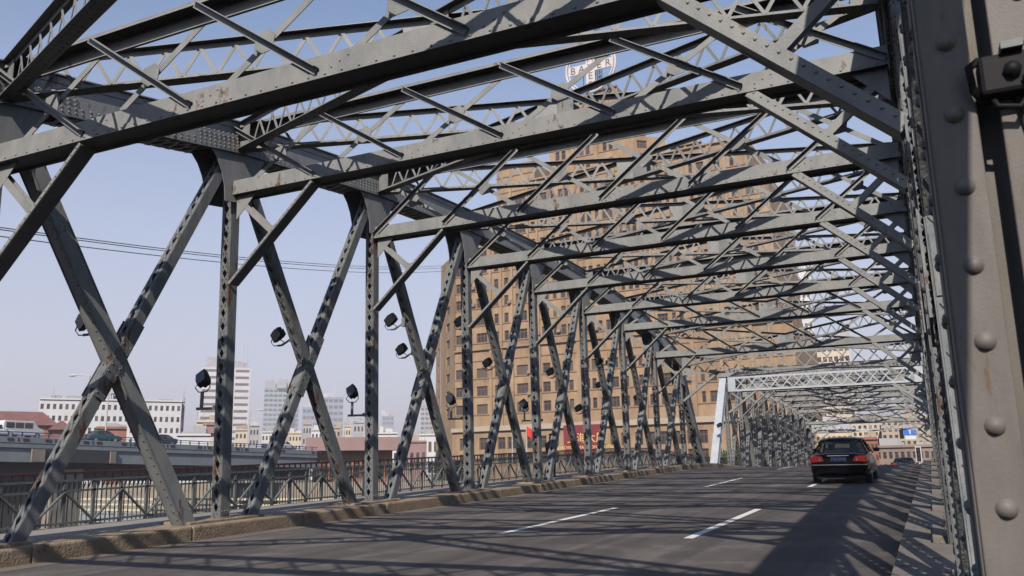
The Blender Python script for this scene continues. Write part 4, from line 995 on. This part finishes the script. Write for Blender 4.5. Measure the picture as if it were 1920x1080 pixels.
# vehicles on the gate bridge
def gcar(px, kind, label):
    y = gpt(px, 820).y; loc_ = (XG-3, y, gz(y)-.62)
    if kind == 'van':
        r = empty('white_van', loc_, (0, 0, 0), label=label, cat='van')
        mb = MB(); prof = [(0, .3), (0, 1.75), (.15, 1.95), (3.6, 1.95), (4.3, 1.2), (4.9, 1.05), (5.0, .6), (5.0, .3)]
        mb.poly([V((.85, y_, z_)) for y_, z_ in prof], (-1.7, 0, 0)); mb.obj('body', 'carwhite', r, bevel=.05)
        for a_, b_ in ((.3, 1.25), (1.4, 2.35), (2.5, 3.45)):
            mb = MB(); mb.aabb(.85, .87, a_, b_, 1.15, 1.75); mb.obj('window', 'glass', r)
        for s in (-1, 1):
            for y_ in (.9, 4.1): wheel(r, .78*s, y_)
        return r
    paint = {'g': 'cargreen', 'b': 'carblue', 'w': 'carwhite'}[kind]
    r = copy_tree(c1); r.location = loc_; r.rotation_euler = (0, 0, 0 if kind != 'b' else math.pi); r.scale = (1, 1, 1); r['label'] = label; 
    for ch in r.children:
        if ch.name.startswith(('body', 'roof', 'pillar', 'bumper', 'mirror')) and not ch.name.startswith('bumper_trim'):
            ch.data = ch.data.copy(); ch.data.materials[0] = M[paint]
    return r
gcar(28, 'van', 'white minivan crossing the concrete bridge at far left')
gcar(190, 'g', 'dark green car behind the blue rail of the concrete bridge')
gcar(356, 'b', 'dark blue car behind the blue rail, left of the nearest post')
gcar(540, 'w', 'white car at the right end of the concrete bridge')
gcar(-20, 'w', 'white car at the left frame edge on the concrete bridge')
# ------------------------------------------------------------------ street lamps over there
def lamp(px, pyt, D, label, arm=-1, dbl=False):
    b_ = at(px, 860, D); t_ = at(px, pyt, D); h = t_.z+3; r = empty('street_lamp', V((t_.x, t_.y, -3)), label=label, cat='street lamp', group='tall street lamps beyond the concrete bridge')
    mb = MB(); mb.tube([(0, 0, 0), (0, 0, h)], [.16, .09], 8); mb.obj('pole', 'pole', r)
    for s in ((arm,) if not dbl else (-1, 1)):
        e = CR*(1.9*s); e.z = 0
        mb = MB(); mb.tube([V((0, 0, h-.1)), e*.5+Z_*(h+.15), e+Z_*(h+.1)], .06, 6); mb.obj('arm', 'pole', r)
        mb = MB(); mb.tube([e*.9+Z_*(h+.1), e*1.1+Z_*(h+.12), e*1.35+Z_*(h+.05)], [.1, .2, .08], 8); mb.obj('lamp_head', 'pole', r)
lamp(168, 705, 118, 'tall street lamp left of the first crossing, arm pointing left', -1)
lamp(204, 738, 150, 'twin headed street lamp before the white building', -1, True)
lamp(469, 770, 170, 'street lamp right of the nearest post, arm pointing right', 1)
lamp(646, 790, 180, 'street lamp left of the second post, arm pointing right', 1)
lamp(1551, 805, 150, 'street lamp at the far end of the bridge behind the black car', -1, True)
# overhead cables
for i, (ya, yb) in enumerate(((427, 498), (431, 502), (444, 508))):
    a_ = at(-40, ya-6, 60); b_ = at(835, yb, 160); mb = MB(); pts = []
    for k in range(15):
        f = k/14; p = a_.lerp(b_, f); p.z -= 4*f*(1-f)*1.2; pts.append(p)
    mb.tube(pts, .035, 5)
    tag(mb.obj('overhead_cable', 'cable'), label=['uppermost of the three overhead cables across the left sky', 'middle one of the three overhead cables across the left sky', 'lowest of the three overhead cables across the left sky'][i], cat='cable', group='overhead cables left of the brick block')
# ------------------------------------------------------------------ trees
def conifer(px, py, D, h, label):
    b_ = at(px, py, D); b_.z = GZ; r = empty('conifer_tree', b_, label=label, cat='tree'); mb = MB(); mb.tube([(0, 0, 0), (0, 0, h*.9)], [.25, .04], 7); mb.obj('trunk', 'bark', r)
    mb = MB(); R_ = random.Random(5)
    for k in range(1500):
        f = R_.random()**.8; z = h*(.12+.88*f); rad = (1-f)*h*.34*(.35+.65*R_.random())*(1+.35*math.sin(z*4)); a_ = R_.random()*6.28
        p = V((rad*math.cos(a_), rad*math.sin(a_), z-rad*.18)); d = V((math.cos(a_)+R_.uniform(-.4, .4), math.sin(a_)+R_.uniform(-.4, .4), R_.uniform(-.5, .1)))*R_.uniform(.25, .55); e = V((R_.uniform(-1, 1), R_.uniform(-1, 1), R_.uniform(-1, 1))).normalized()*.13
        mb.quad(p-e, p+d, p+e)
    mb.obj('crown', 'needles', r)
def tree(px, D, h, label, seed=1, cr=3):
    b_ = at(px, 850, D); b_.z = GZ; r = empty('broadleaf_tree', b_, label=label, cat='tree'); R_ = random.Random(seed)
    mb = MB(); mb.tube([(0, 0, 0), (.2, 0, h*.6)], [.3, .15], 7)
    for k in range(5): a_ = k*1.3; mb.tube([(.15, 0, h*.45), (cr*.5*math.cos(a_), cr*.5*math.sin(a_), h*.8)], [.1, .03], 5)
    mb.obj('trunk', 'bark', r); mb = MB()
    cl = [V((R_.uniform(-1, 1)*cr*.7, R_.uniform(-1, 1)*cr*.7, h*.7+R_.uniform(-.3, .35)*cr)) for _ in range(14)]
    for k in range(2200):
        c = R_.choice(cl); q = V((R_.gauss(0, 1), R_.gauss(0, 1), R_.gauss(0, .8))).normalized()*cr*.42*R_.random()**.4; p = c+q
        e = V((R_.uniform(-1, 1), R_.uniform(-1, 1), R_.uniform(-1, 1))).normalized()*.2; f = e.orthogonal().normalized()*.14; mb.quad(p-e, p-f, p+e, p+f)
    mb.obj('crown', 'leaves', r)
conifer(829, 860, 128, 6.6, 'dark conifer at the left foot of the brick block')
conifer(858, 860, 126, 3.6, 'small conifer right beside the larger one, behind the third diagonal')
tree(1360, 132, 5, 'leafy tree low in front of the brick podium at right', 2, 2.2)
tree(1180, 134, 3.4, 'low leafy tree before the podium, right of the billboard', 4, 1.8)
tree(700, 150, 3, 'green bush at the left end of the pavilion', 6, 1.6)
# ------------------------------------------------------------------ traffic signs at the far end
p = at(1722, 848, 118); r = empty('traffic_light', V((p.x, p.y, p.z-2.2)), label='black traffic light with white border at the far end of the bridge', cat='traffic light')
mb = MB(); mb.aabb(-.33, .33, -.1, .1, 1.0, 2.9); mb.obj('border', 'carwhite', r); mb = MB(); mb.aabb(-.24, .24, -.16, -.1, 1.1, 2.8); o = mb.obj('housing', 'black', r)
for z in (1.4, 1.95, 2.5): mb = MB(); mb.tube([(0, -.165, z), (0, -.18, z)], .17, 12); mb.obj('lens', 'lampglass', o)
mb = MB(); mb.tube([(0, 0, -6), (0, 0, 1)], .07, 6); mb.obj('pole', 'pole', r)
p = at(1707, 816, 116); r = empty('road_sign', V((p.x, p.y, p.z)), label='blue and white road sign hanging at the far right end of the bridge', cat='road sign')
mb = MB(); mb.aabb(-.7, .7, -.04, .04, 0, .9); mb.obj('blue_panel', 'signblue', r); mb = MB(); mb.aabb(-.6, .6, -.04, .04, -.5, -.05); mb.obj('white_panel', 'carwhite', r)
mb = MB(); mb.aabb(-1.2, -.75, -.05, .05, -.4, .9); mb.obj('black_panel', 'black', r)
mb = MB(); mb.poly([V((x*.25, -.045, .45+z*.3)) for x, z in ((-.3, -1), (.3, -1), (.3, .2), (.8, .2), (0, 1), (-.8, .2), (-.3, .2))], (0, -.01, 0)); mb.obj('arrow', 'carwhite', r)
mb = MB(); mb.tube([(-1.5, .1, .95), (2.5, .1, .95), (2.5, .1, -7)], .07, 6); mb.obj('gantry', 'pole', r)
# ------------------------------------------------------------------ pedestrian
def person(loc_, face, label):
    r = empty('person', loc_, (0, 0, face), label=label, cat='person')
    me = bpy.data.meshes.new('body'); P = [(0, 0, .95), (0, 0, 1.2), (0, .02, 1.42), (0, .02, 1.54), (0, .04, 1.66), (.10, 0, .92), (.11, .12, .50), (.11, .05, .08), (.11, .2, .04), (-.10, 0, .92), (-.11, -.1, .5), (-.11, -.28, .12), (-.11, -.16, .04), (.19, 0, 1.40), (.25, -.1, 1.14), (.24, -.02, .9), (-.19, 0, 1.40), (-.25, .08, 1.14), (-.23, .22, .95)]
    Ed = [(0, 1), (1, 2), (2, 3), (3, 4), (0, 5), (5, 6), (6, 7), (7, 8), (0, 9), (9, 10), (10, 11), (11, 12), (2, 13), (13, 14), (14, 15), (2, 16), (16, 17), (17, 18)]
    R_ = [.15, .14, .15, .06, .1, .1, .07, .05, .045, .1, .07, .05, .045, .06, .045, .035, .06, .045, .035]
    me.from_pydata(P, Ed, []); me.materials.append(M['cloth']); o = bpy.data.objects.new('body', me); COL.objects.link(o); o.parent = r
    sk = o.modifiers.new('skin', 'SKIN'); me.skin_vertices or None
    for i, v in enumerate(me.skin_vertices[0].data if me.skin_vertices else []): v.radius = (R_[i]*1.05, R_[i]*.85); v.use_root = (i == 0)
    o.modifiers.new('sub', 'SUBSURF').levels = 1
    mb = MB(); mb.tube([(0, .02, 1.62), (0, .03, 1.68), (0, .03, 1.76), (0, .02, 1.82), (0, .02, 1.84)], [.08, .105, .11, .08, .02], 10); mb.obj('hair', 'black', r, smooth=True)
    return r
pr = person(s1(-2.6, 33.8, road(33.8)+.13), 0.0, 'person in dark clothes walking away on the left sidewalk, half behind the fourth post')
